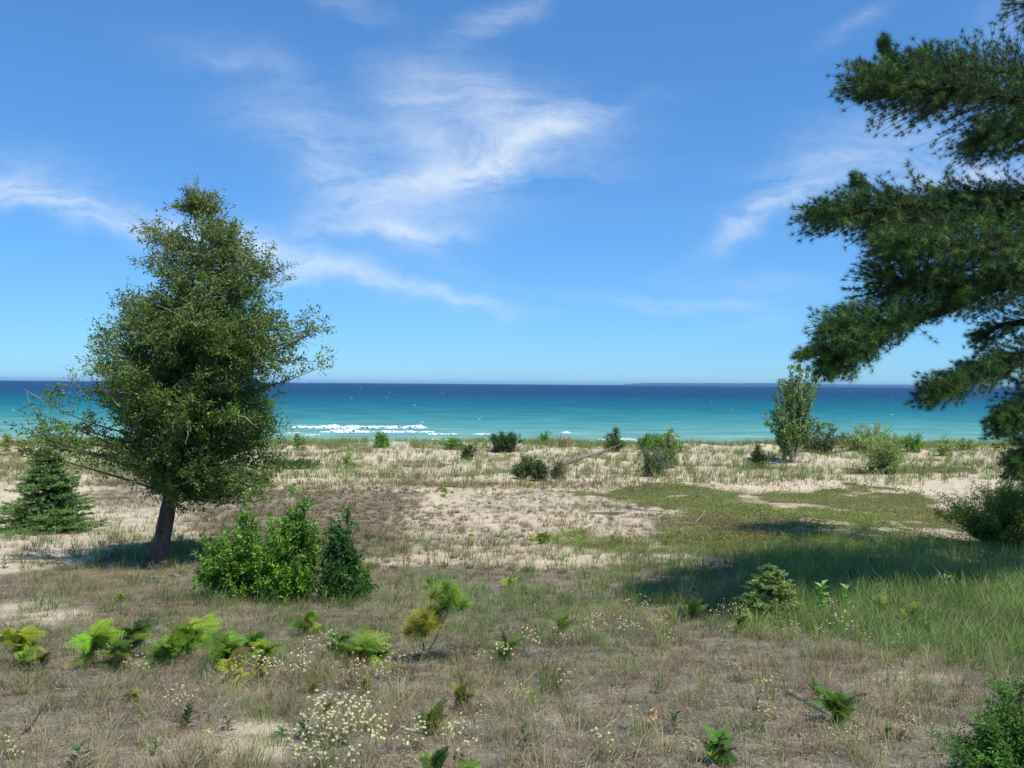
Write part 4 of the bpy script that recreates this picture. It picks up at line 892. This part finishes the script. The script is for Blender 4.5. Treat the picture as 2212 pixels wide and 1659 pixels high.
# ------------------------------------------------------------------ young pine with two needle heads
def young_pine():
    r = rng(81); b = G(905, 1432); s = b[1] / F; root = thing('young_pine', 'young pine with two round yellow green needle heads', 'sapling', b)
    mt = MB(); ml = MB()
    heads = [((2, 1, 72), (10, 0, 86), .48, (912 - 905)), ((62, 6, 118), (60, 0, 138), .52, 0)]
    ends = [A(8, 0, 70), A(62, 8, 112)]
    for e in ends: tube(mt, spline(np.array([A(0, 0, -4), A(e[0] * .35 + 8, e[1] * .5, e[2] * .35), A(e[0] * .8, e[1], e[2] * .75), e]), 10) * s + b, np.linspace(.008, .004, 10), 7, (.14, .11, .09), .1)
    for j, e in enumerate(ends):
        for q in range(13):
            c = (e + A(r.normal() * 18, r.normal() * 18, r.normal() * 13 + 10)) * s + b; ax = nrmz(A(r.normal() * .9, r.normal() * .9, 1.))
            sticks(mt, (e * s + b)[None], c[None], .004, .003, (.16, .12, .08))
            n = 420; P = c + ax * (r.random((n, 1)) * .05 - .02); d = ax * .55 + r.normal(size=(n, 3)) * .62
            d[:, 2] = d[:, 2] * .8 + .2
            pal = [(.38, .38, .05), (.28, .36, .06), (.46, .36, .07)] if j == 0 else [(.14, .32, .055), (.20, .36, .06), (.32, .36, .06)]
            needles(ml, P, d, .085 + .05 * r.random(n), .0028, pick(r, pal, n), r)
    mt.build('stem', M_TWIG, root); ml.build('needles', M_NEEDLE, root)
young_pine()

# ------------------------------------------------------------------ campions
def bulbs(mb, P, ax, ln, wd, C):
    """small bladder shaped calyxes: 6-sided spindles with a rounded belly"""
    n = len(P); ax = nrmz(ax); ref = A(.3, .2, 1); a = nrmz(np.cross(ax, ref)); b = np.cross(ax, a)
    rings = [(0, .25), (.2, .85), (.5, 1.), (.8, .65)]; vs = []
    for t, q in rings:
        for k in range(6):
            th = k * math.pi / 3; vs.append(P + ax * (ln * t)[:, None] + (a * math.cos(th) + b * math.sin(th)) * (wd * q / 2)[:, None])
    vs.append(P + ax * ln[:, None]); V = np.stack(vs, 1); T = []
    for i in range(3):
        for k in range(6): q = (k + 1) % 6; T += [[i * 6 + k, i * 6 + q, i * 6 + 6 + q], [i * 6 + k, i * 6 + 6 + q, i * 6 + 6 + k]]
    for k in range(6): T.append([18 + k, 18 + (k + 1) % 6, 24])
    T = (np.array(T)[None] + (np.arange(n) * 25)[:, None, None]).reshape(-1, 3); mb.add(V.reshape(-1, 3), T, rep(C, n, 25))
CR = [(.66, .64, .40), (.60, .62, .36), (.70, .62, .42)]; TANC = [(.55, .42, .25), (.62, .50, .34), (.50, .36, .20)]; PK = [(.66, .48, .42), (.62, .52, .46), (.7, .6, .5)]
def campion(label, u, v, hpx, wpx, nfl, pal, seed):
    nfl = int(nfl * 1.35); r = rng(seed); b = G(u, v); s = b[1] / F; H = hpx * s; W = wpx * s; root = thing('bladder_campion', label, 'wildflower', b, 'flowering campions in the foreground')
    ms = MB(); mf = MB(); ml = MB(); nst = max(3, nfl // 6)
    F0 = b + np.stack([r.normal(size=nst) * W * .12, r.normal(size=nst) * W * .12, 0 * np.arange(nst) - .01], 1)
    E = b + np.stack([(r.random(nst) - .5) * W * .85 + .05 * H, (r.random(nst) - .5) * W * .7, H * (.45 + .55 * r.random(nst))], 1)
    M_ = (F0 + E) / 2 + A(0, 0, .1) * H
    sticks(ms, F0, M_, .0013, .0011, (.17, .17, .09)); sticks(ms, M_, E, .0011, .0008, (.19, .19, .10))
    k = r.integers(0, nst, nfl); P = E[k] + r.normal(size=(nfl, 3)) * A(.028, .028, .020) * min(1.2, .4 + W * 3)
    sticks(ms, E[k], P, .0007, .0005, (.22, .22, .12)); ax = r.normal(size=(nfl, 3)) * A(1, 1, .4) + A(.3, 0, -.15)
    sz = .8 + .4 * r.random(nfl); bulbs(mf, P, ax, .0175 * sz, .0130 * sz, pick(r, pal, nfl, .08))
    w = r.random(nfl) < .12
    if w.any():
        for q in range(4): leaves(mf, (P + nrmz(ax) * .0155)[w], r.normal(size=(w.sum(), 3)), r.normal(size=(w.sum(), 3)), .008, .006, (.8, .8, .76))
    n = 8 * nst; k = r.integers(0, nst, n); t = r.random((n, 1)) * .6; P = F0[k] * (1 - t) + M_[k] * t
    leaves(ml, P, r.normal(size=(n, 3)) * A(1, 1, .4) + A(0, 0, .5), r.normal(size=(n, 3)) + A(0, 0, 1), .03, .006, pick(r, [(.14, .16, .09), (.19, .17, .11)], n))
    ms.build('stems', M_TWIG, root); ml.build('leaves', M_LEAF, root); mf.build('blossoms', M_PETAL, root)
CAMP = [
 ('dense cream flower cluster at the bottom, left of the largest fern', 735, 1610, 110, 150, 90, CR),
 ('cream flower cluster at the bottom edge below the dense one', 680, 1680, 95, 130, 60, CR),
 ('cream blossoms on tall stems just left of the largest bottom fern', 800, 1680, 130, 110, 40, CR),
 ('cream blossoms touching the tip of the largest bottom fern', 905, 1620, 50, 90, 26, CR),
 ('small cream cluster right of the largest bottom fern', 985, 1640, 60, 70, 18, CR),
 ('few cream blossoms between broad fern and milkweed seedling', 1020, 1600, 55, 60, 12, CR),
 ('pale flower clump under the yellow hanging fern', 520, 1475, 60, 90, 40, TANC),
 ('scattered pale blossoms left of the slim dark fern', 600, 1480, 70, 110, 46, CR),
 ('white blossoms under the single arched frond fern', 690, 1430, 60, 90, 40, PK),
 ('pale blossoms in front of the wide bright fern', 760, 1490, 70, 90, 44, TANC),
 ('pink white blossoms at the foot of the wide fern', 830, 1470, 60, 80, 24, PK),
 ('tan seed heads around the dark leafy weed clump', 395, 1560, 70, 80, 26, TANC),
 ('few tan seed heads left of the weed clump', 300, 1470, 50, 90, 16, TANC),
 ('white blossoms at far lower left corner', 30, 1640, 40, 50, 10, CR),
 ('few blossoms below the tall yellow topped fern', 230, 1450, 50, 80, 16, TANC),
 ('tan seed heads near bare sand at the bottom left', 470, 1625, 40, 70, 16, TANC),
 ('pale blossoms in grass below the young pine', 880, 1470, 60, 90, 20, TANC),
 ('pale blossoms below the fern with a flat top', 1070, 1460, 70, 60, 18, PK),
 ('pinkish blossoms right of the flat topped fern', 1130, 1420, 60, 60, 18, PK),
 ('pinkish blossoms under the bright pointed fern', 1200, 1420, 60, 60, 14, PK),
 ('tan seed heads standing in mid green grass', 1240, 1330, 60, 70, 18, TANC),
 ('pink tan seed head group in green grass, middle right', 1280, 1400, 80, 70, 26, PK),
 ('white blossoms right of the pink tan group', 1345, 1410, 80, 60, 22, PK),
 ('pale flower spikes standing before the dark shade', 1370, 1330, 60, 50, 14, CR),
 ('white flower heads at the left end of the shade', 1420, 1400, 60, 50, 14, PK),
 ('tan blossoms on thin stems in front of the fir sapling', 1560, 1400, 90, 80, 24, TANC),
 ('tan seed heads at the foot of the fir sapling', 1690, 1400, 80, 90, 24, TANC),
 ('tan seed head stalks right of the fir sapling', 1790, 1410, 110, 100, 30, PK),
 ('white flower stalk in the tall grass at right', 2030, 1350, 110, 30, 8, CR),
 ('few tan heads in the bright grass at right', 1900, 1420, 80, 90, 12, TANC),
 ('yellowish seed heads on the slope below the fir sapling', 1600, 1475, 40, 40, 14, TANC),
 ('trail of tan seed heads left of the grey stick', 1660, 1500, 50, 60, 18, TANC),
 ('sparse tan heads beneath the trail of seed heads', 1640, 1580, 60, 80, 16, TANC),
 ('yellow seed heads at the foot of the corner ferns', 1950, 1600, 60, 120, 26, TANC),
 ('few tan heads under the feathery fern', 1830, 1625, 50, 70, 12, TANC),
 ('small yellow blossoms at bottom right of centre', 1385, 1580, 50, 70, 14, TANC),
 ('lone cream heads at the bottom right of centre', 1310, 1650, 60, 80, 10, CR),
 ('tan heads around the twin arching frond fern', 1500, 1650, 60, 70, 8, TANC),
 ('pale heads scattered on lichen soil in the middle', 1200, 1510, 55, 80, 12, TANC),
 ('tan heads on lichen soil left of the dry stalks', 1110, 1530, 50, 70, 10, TANC),
]
for k, a in enumerate(CAMP): campion(*a, 700 + k)
# single mauve flowers
for k, (u, v, lab) in enumerate([(228, 1372, 'lone mauve flower on the sand by the tall fern'), (318, 1360, 'mauve flower beneath the dark green fern'), (640, 1290, 'tiny mauve flower under the middle bush')]):
    r = rng(900 + k); b = G(u, v + 30); s = b[1] / F; root = thing('knapweed_flower', lab, 'wildflower', b); ms = MB(); mf = MB()
    e = b + A(.02, 0, 30 * s); sticks(ms, b[None], e[None], .0012, .001, (.15, .17, .1)); n = 40
    needles(mf, np.repeat(e[None], n, 0), r.normal(size=(n, 3)) + A(0, 0, .8), .014, .005, pick(r, [(.42, .2, .5), (.5, .26, .56)], n), r)
    ms.build('stem', M_TWIG, root); mf.build('blossom', M_PETAL, root)

# ------------------------------------------------------------------ wood lying about
def log_():
    a, c = G(1188, 1012), G(1312, 977); a[2] += .04; c[2] += .16
    root = thing('driftwood_log', 'long grey fallen log sloping up across the beach sand', 'log', a)
    mb = MB(); S = spline(np.array([a, a * .6 + c * .4 + A(0, 0, .06), c * .7 + a * .3, c]), 24); tube(mb, S, np.linspace(.15, .09, 24) * (1 + .06 * rng(1).normal(size=24)), 12, lump=.2)
    mb.build('stem', M_DRIFT, root, smooth=True)
    mb = MB(); r = rng(3)
    for k in range(4):
        p = S[4 + k * 5]; d = A(r.normal() * .5, r.normal() * .3, .4 + .5 * r.random()); tube(mb, np.array([p, p + d * .5, p + d]), A(.04, .025, .01), 5)
    mb.build('branch_stubs', M_DRIFT, root)
log_()
def stick(label, P, rad, name='fallen_stick', mat=None, fork=0, z=0.01, seed=0):
    r = rng(950 + seed); Q = np.array([G(*p) + A(0, 0, z) for p in P]); root_loc = Q[0]
    mb = MB(); S = spline(Q, 14) + r.normal(size=(14, 3)) * rad * .35; S[:, 2] = np.maximum(S[:, 2], ter(S[:, 0], S[:, 1]) + rad * .3)
    tube(mb, S, np.linspace(rad, rad * .45, 14), 7, lump=.25, seed=seed)
    for k in range(fork):
        i = r.integers(3, 11); d = nrmz(S[-1] - S[0]) + r.normal(size=3) * .5; d[2] = abs(d[2]) * .5
        tube(mb, np.array([S[i], S[i] + d * rad * 10, S[i] + d * rad * 18 + A(0, 0, rad)]), A(.5, .35, .15) * rad, 5)
    o = mb.build(name, mat or M_DRIFT, origin=root_loc, smooth=True); tag(o, label, 'stick'); return o
stick('weathered grey stick beneath the feathery fern', [(1702, 1500), (1740, 1518), (1785, 1545)], .022, fork=1, seed=1)
b0, b1 = G(1500, 1134), G(1516, 1118)
mb = MB(); tube(mb, np.array([b0 + A(0, 0, .02), (b0 + b1) / 2 + A(.06, 0, .10), b1 + A(.05, -.2, .22)]), A(.022, .02, .012), 7, lump=.2)
tag(mb.build('fallen_stick', M_DRIFT, origin=b0), 'pale bleached stick poking up from the green mat', 'stick')
stick('pale twig lying below the olive fern', [(1120, 1514), (1160, 1520), (1195, 1520)], .004, seed=2)
stick('long pale stem lying at the right of the dry stalks', [(1240, 1505), (1300, 1490), (1370, 1485)], .005, seed=3)
stick('thin pale twig on the dry grass below the fir sapling', [(1770, 1425), (1810, 1423), (1860, 1424)], .004, seed=4)
stick('small white twig on lower left grass', [(205, 1516), (240, 1511), (268, 1508)], .004, seed=5)
stick('pale twig near the cedar on bare soil', [(92, 1282), (104, 1278), (118, 1275)], .008, seed=6)
stick('long thin grey twig left of the yellow topped fern', [(140, 1286), (170, 1287), (205, 1286)], .006, seed=7)
stick('thin twig lying right of the small yellow fern', [(1170, 1272), (1220, 1268), (1260, 1262)], .006, seed=8)
stick('dead brown stem leaning across the lower left corner', [(40, 1600), (75, 1560), (100, 1520)], .006, mat=M_BARK, seed=9)
stick('pale twig at the lower right slope', [(1990, 1478), (2020, 1484), (2045, 1490)], .005, seed=10)
stick('grey dead branch on the sand below the green mat left end', [(1300, 1092), (1360, 1100), (1440, 1106)], .02, fork=3, seed=11)
stick('second grey dead branch beside the green mat', [(1330, 1104), (1380, 1092), (1440, 1088)], .015, fork=3, seed=12)
stick('slim grey branch on the beach right of the log', [(1345, 985), (1370, 984), (1395, 986)], .05, seed=13)
stick('short grey stick on the beach sand above the slope', [(955, 1003), (968, 1004), (980, 1003)], .04, seed=14)
# bleached wood pieces at the cedar's foot
for k, (u, v, w, lab) in enumerate([(285, 1243, 22, 'bleached wood chunk left of the cedar roots'), (335, 1248, 45, 'flat weathered board-like wood in front of the cedar trunk'), (385, 1244, 35, 'grey wood slab under the left bush')]):
    stick(lab, [(u - w / 2, v), (u, v + 2), (u + w / 2, v - 1)], .028, name='driftwood_piece', seed=20 + k)

# dry bleached stalks, middle foreground
def stalks():
    r = rng(88); b = G(1190, 1500); root = thing('dry_stalks', 'clump of dry pale stalks and dark grass blades, lower middle', 'grass clump', b); s = b[1] / F
    mb = MB()
    for (x0, z0, x1, z1, w) in [(-5, 0, 10, 95, .0025), (25, 0, 14, 85, .0025), (-60, 20, -18, 60, .003), (-18, 60, 10, 75, .003), (-20, -10, 5, 60, .002), (40, 0, 110, 50, .002)]:
        tube(mb, np.array([b + A(x0, 0, max(z0, 0)) * s, b + A((x0 + x1) / 2, 2, (z0 + z1) / 2 + 3) * s, b + A(x1, 4, z1) * s]), A(w, w, w * .6), 5)
    mb.build('stalks', M_DRY, root)
    mb2 = MB(); n = 60; th = r.random(n) * 6.28; P = b + np.stack([np.cos(th) * .06, np.sin(th) * .06, 0 * th], 1)
    blades(mb2, P, .15 + .25 * r.random(n), np.stack([.35 + .5 * r.normal(size=n), .3 * r.normal(size=n)], 1), .006 + 0 * th, pick(r, GRN + DRYG, n), r)
    mb2.build('blades', M_GRASS, root)
    for me in (mb,):
        pass
stalks()
for o in bpy.data.objects:
    if o.name.startswith('stalks'):
        ca = o.data.color_attributes['Col']; n = len(ca.data); ca.data.foreach_set('color', np.tile([.5, .42, .28, 1], n).astype(np.float32))

# ------------------------------------------------------------------ air
def build_haze():
    mb = MB(); x, y0, y1, z0, z1 = 31000., -30000., 31000., -320., 75.
    V = [(sx, sy, sz) for sx in (-x, x) for sy in (y0, y1) for sz in (z0, z1)]
    T = [[0, 1, 3], [0, 3, 2], [4, 6, 7], [4, 7, 5], [0, 4, 5], [0, 5, 1], [2, 3, 7], [2, 7, 6], [0, 2, 6], [0, 6, 4], [1, 5, 7], [1, 7, 3]]
    mb.add(V, T, (1, 1, 1)); m, nt, out = new_mat('haze'); pv = N(nt, 'ShaderNodeVolumePrincipled')
    pv.inputs['Density'].default_value = 4.2e-5; pv.inputs['Color'].default_value = (.34, .62, 1, 1); L(nt, pv.outputs[0], out.inputs['Volume'])
    o = mb.build('haze', m); o['kind'] = 'stuff'
build_haze()

# ------------------------------------------------------------------ camera
cam = bpy.data.cameras.new('camera'); cam.sensor_width = 36; cam.lens = 36 * F / 2212; cam.clip_start = .05; cam.clip_end = 80000
co = bpy.data.objects.new('camera', cam); COL.objects.link(co); SC.camera = co
from mathutils import Matrix
c_, s_ = math.cos(ROLL), math.sin(ROLL)
co.matrix_world = Matrix(((c_, -s_, 0, 0), (0, 0, -1, 0), (s_, c_, 0, CAMZ), (0, 0, 0, 1)))

# ------------------------------------------------------------------ sun and sky
EL, SX, SY = SUN          # direction towards the sun
sv = A(SX * math.cos(EL), SY * math.cos(EL), math.sin(EL))
sun = bpy.data.lights.new('sun', 'SUN'); sun.energy = 5.0; sun.angle = math.radians(.5); sun.color = (1, .935, .80)
so = bpy.data.objects.new('sun', sun); COL.objects.link(so)
from mathutils import Vector
so.rotation_euler = Vector(sv).to_track_quat('Z', 'Y').to_euler()

w = bpy.data.worlds.new('World'); SC.world = w; w.use_nodes = True; nt = w.node_tree; nt.nodes.clear()
out = N(nt, 'ShaderNodeOutputWorld'); bg = N(nt, 'ShaderNodeBackground'); bg.inputs[1].default_value = .12
sky = N(nt, 'ShaderNodeTexSky', sky_type='NISHITA'); sky.sun_disc = False; sky.sun_elevation = EL
sky.sun_rotation = math.atan2(SX, SY); sky.air_density = 1.0; sky.dust_density = 0.0; sky.ozone_density = 8.0
tc = N(nt, 'ShaderNodeTexCoord'); sep = N(nt, 'ShaderNodeSeparateXYZ'); L(nt, tc.outputs['Generated'], sep.inputs[0])
yc = math_(nt, 'MAXIMUM', sep.outputs[1], .05)
uu = math_(nt, 'DIVIDE', sep.outputs[0], yc); vv = math_(nt, 'DIVIDE', sep.outputs[2], yc)
cmb = N(nt, 'ShaderNodeCombineXYZ'); L(nt, uu, cmb.inputs[0]); L(nt, vv, cmb.inputs[1])
# warp
wn = noise(nt, 3.2, 5, .55, cmb.outputs[0]); sb = N(nt, 'ShaderNodeVectorMath', operation='SUBTRACT'); L(nt, wn.outputs['Color'], sb.inputs[0]); sb.inputs[1].default_value = (.5, .5, .5)
scl = N(nt, 'ShaderNodeVectorMath', operation='SCALE'); L(nt, sb.outputs[0], scl.inputs[0]); scl.inputs['Scale'].default_value = .10
wn2 = noise(nt, 11, 5, .6, cmb.outputs[0]); sb2 = N(nt, 'ShaderNodeVectorMath', operation='SUBTRACT'); L(nt, wn2.outputs['Color'], sb2.inputs[0]); sb2.inputs[1].default_value = (.5, .5, .5)
scl2 = N(nt, 'ShaderNodeVectorMath', operation='SCALE'); L(nt, sb2.outputs[0], scl2.inputs[0]); scl2.inputs['Scale'].default_value = .045
ad = N(nt, 'ShaderNodeVectorMath', operation='ADD'); L(nt, cmb.outputs[0], ad.inputs[0]); L(nt, scl.outputs[0], ad.inputs[1])
ad2 = N(nt, 'ShaderNodeVectorMath', operation='ADD'); L(nt, ad.outputs[0], ad2.inputs[0]); L(nt, scl2.outputs[0], ad2.inputs[1]); wv = ad2.outputs[0]
def blob(u0, v0, u1, v1, thick, amp):
    """a cirrus streak between two sky directions"""
    a = ray(u0, v0); b = ray(u1, v1); cx, cy = (a[0] + b[0]) / 2, (a[2] + b[2]) / 2; dx, dy = b[0] - a[0], b[2] - a[2]
    mp = N(nt, 'ShaderNodeMapping', vector_type='TEXTURE'); mp.inputs['Location'].default_value = (cx, cy, 0)
    mp.inputs['Rotation'].default_value = (0, 0, math.atan2(dy, dx)); mp.inputs['Scale'].default_value = (math.hypot(dx, dy) * .62, thick / F, 1)
    L(nt, wv, mp.inputs[0]); ln = N(nt, 'ShaderNodeVectorMath', operation='DOT_PRODUCT'); L(nt, mp.outputs[0], ln.inputs[0]); L(nt, mp.outputs[0], ln.inputs[1])
    e = math_(nt, 'POWER', 2.71828, math_(nt, 'MULTIPLY', ln.outputs['Value'], -1.2)); return math_(nt, 'MULTIPLY', e, amp)
B = [(-120, 385, 330, 478, 34, .85), (-100, 340, 260, 420, 60, .22), (300, 470, 560, 520, 34, .4), (500, 500, 860, 615, 34, .66), (800, 605, 1090, 662, 16, .55), (560, 600, 720, 585, 18, .25),
     (820, 432, 1230, 282, 30, 1.0), (1060, 330, 1230, 275, 34, .45), (800, 430, 1200, 320, 95, .46), (860, 150, 960, 340, 85, .46), (1000, 190, 1150, 300, 60, .30), (650, 330, 920, 540, 60, .42), (720, 480, 900, 510, 22, .4), (780, 500, 960, 500, 20, .3), (540, 240, 820, 330, 70, .28),
     (960, 200, 1330, 330, 90, .25), (1560, 510, 1750, 410, 30, .7), (1680, 400, 2020, 300, 75, .38), (1950, 400, 2250, 380, 55, .75), (1330, 655, 1660, 655, 18, .42), (1470, 595, 1760, 605, 28, .18),
     (1590, 695, 1730, 685, 18, .2), (960, 90, 1180, -10, 34, .3), (1780, 90, 1900, 20, 22, .28), (370, 120, 660, 170, 45, .16), (650, -20, 800, 30, 30, .16), (2130, 60, 2260, 20, 60, .2), (1050, 620, 1400, 640, 20, .12)]
tot = None
for q in B:
    e = blob(*q); tot = e if tot is None else math_(nt, 'ADD', tot, e)
def fibres(rot, sx, sy, dist):
    mpf = N(nt, 'ShaderNodeMapping'); mpf.inputs['Rotation'].default_value = (0, 0, rot); mpf.inputs['Scale'].default_value = (sx, sy, 1); L(nt, wv, mpf.inputs[0])
    return noise(nt, 1, 9, .68, mpf.outputs[0], dist).outputs['Fac']
left = ramp(nt, math_(nt, 'ADD', uu, .5), [(.28, (1, 1, 1)), (.42, (0, 0, 0))]).outputs[0]
fib = N(nt, 'ShaderNodeMix', data_type='FLOAT'); L(nt, left, fib.inputs[0]); L(nt, fibres(-.45, 3.0, 17, .8), fib.inputs[2]); L(nt, fibres(.22, 3.0, 20, .5), fib.inputs[3])
fb2 = fibres(.9, 5, 9, 1.2); fb3 = fibres(0, 22, 30, .6)
ff = math_(nt, 'ADD', math_(nt, 'MULTIPLY', fib.outputs[0], 3.0), math_(nt, 'ADD', math_(nt, 'MULTIPLY', fb2, 1.3), math_(nt, 'MULTIPLY', fb3, .7)))
dens = math_(nt, 'MULTIPLY', tot, math_(nt, 'MAXIMUM', math_(nt, 'SUBTRACT', math_(nt, 'MULTIPLY', ff, 1.9), 3.75), 0.0))
dens = math_(nt, 'SUBTRACT', 1.0, math_(nt, 'POWER', 2.71828, math_(nt, 'MULTIPLY', dens, -.72)), True)
dens = math_(nt, 'MULTIPLY', dens, ramp(nt, sep.outputs[1], [(.05, (0, 0, 0)), (.2, (1, 1, 1))]).outputs[0])
gm = N(nt, 'ShaderNodeGamma'); gm.inputs['Gamma'].default_value = .72; L(nt, sky.outputs[0], gm.inputs['Color'])
L(nt, mixc(nt, dens, mixc(nt, 1.0, gm.outputs[0], (.75, 1.38, 1.98), 'MULTIPLY'), (6.2, 7.0, 7.9)), bg.inputs[0]); L(nt, bg.outputs[0], out.inputs[0])

# ------------------------------------------------------------------ render settings
SC.view_settings.view_transform = 'Standard'; SC.view_settings.look = 'None'; SC.view_settings.exposure = 0.12; SC.view_settings.gamma = 1
SC.render.engine = 'CYCLES'; SC.cycles.use_denoising = True; SC.cycles.max_bounces = 6; SC.cycles.diffuse_bounces = 3; SC.cycles.transmission_bounces = 3; SC.cycles.volume_bounces = 0
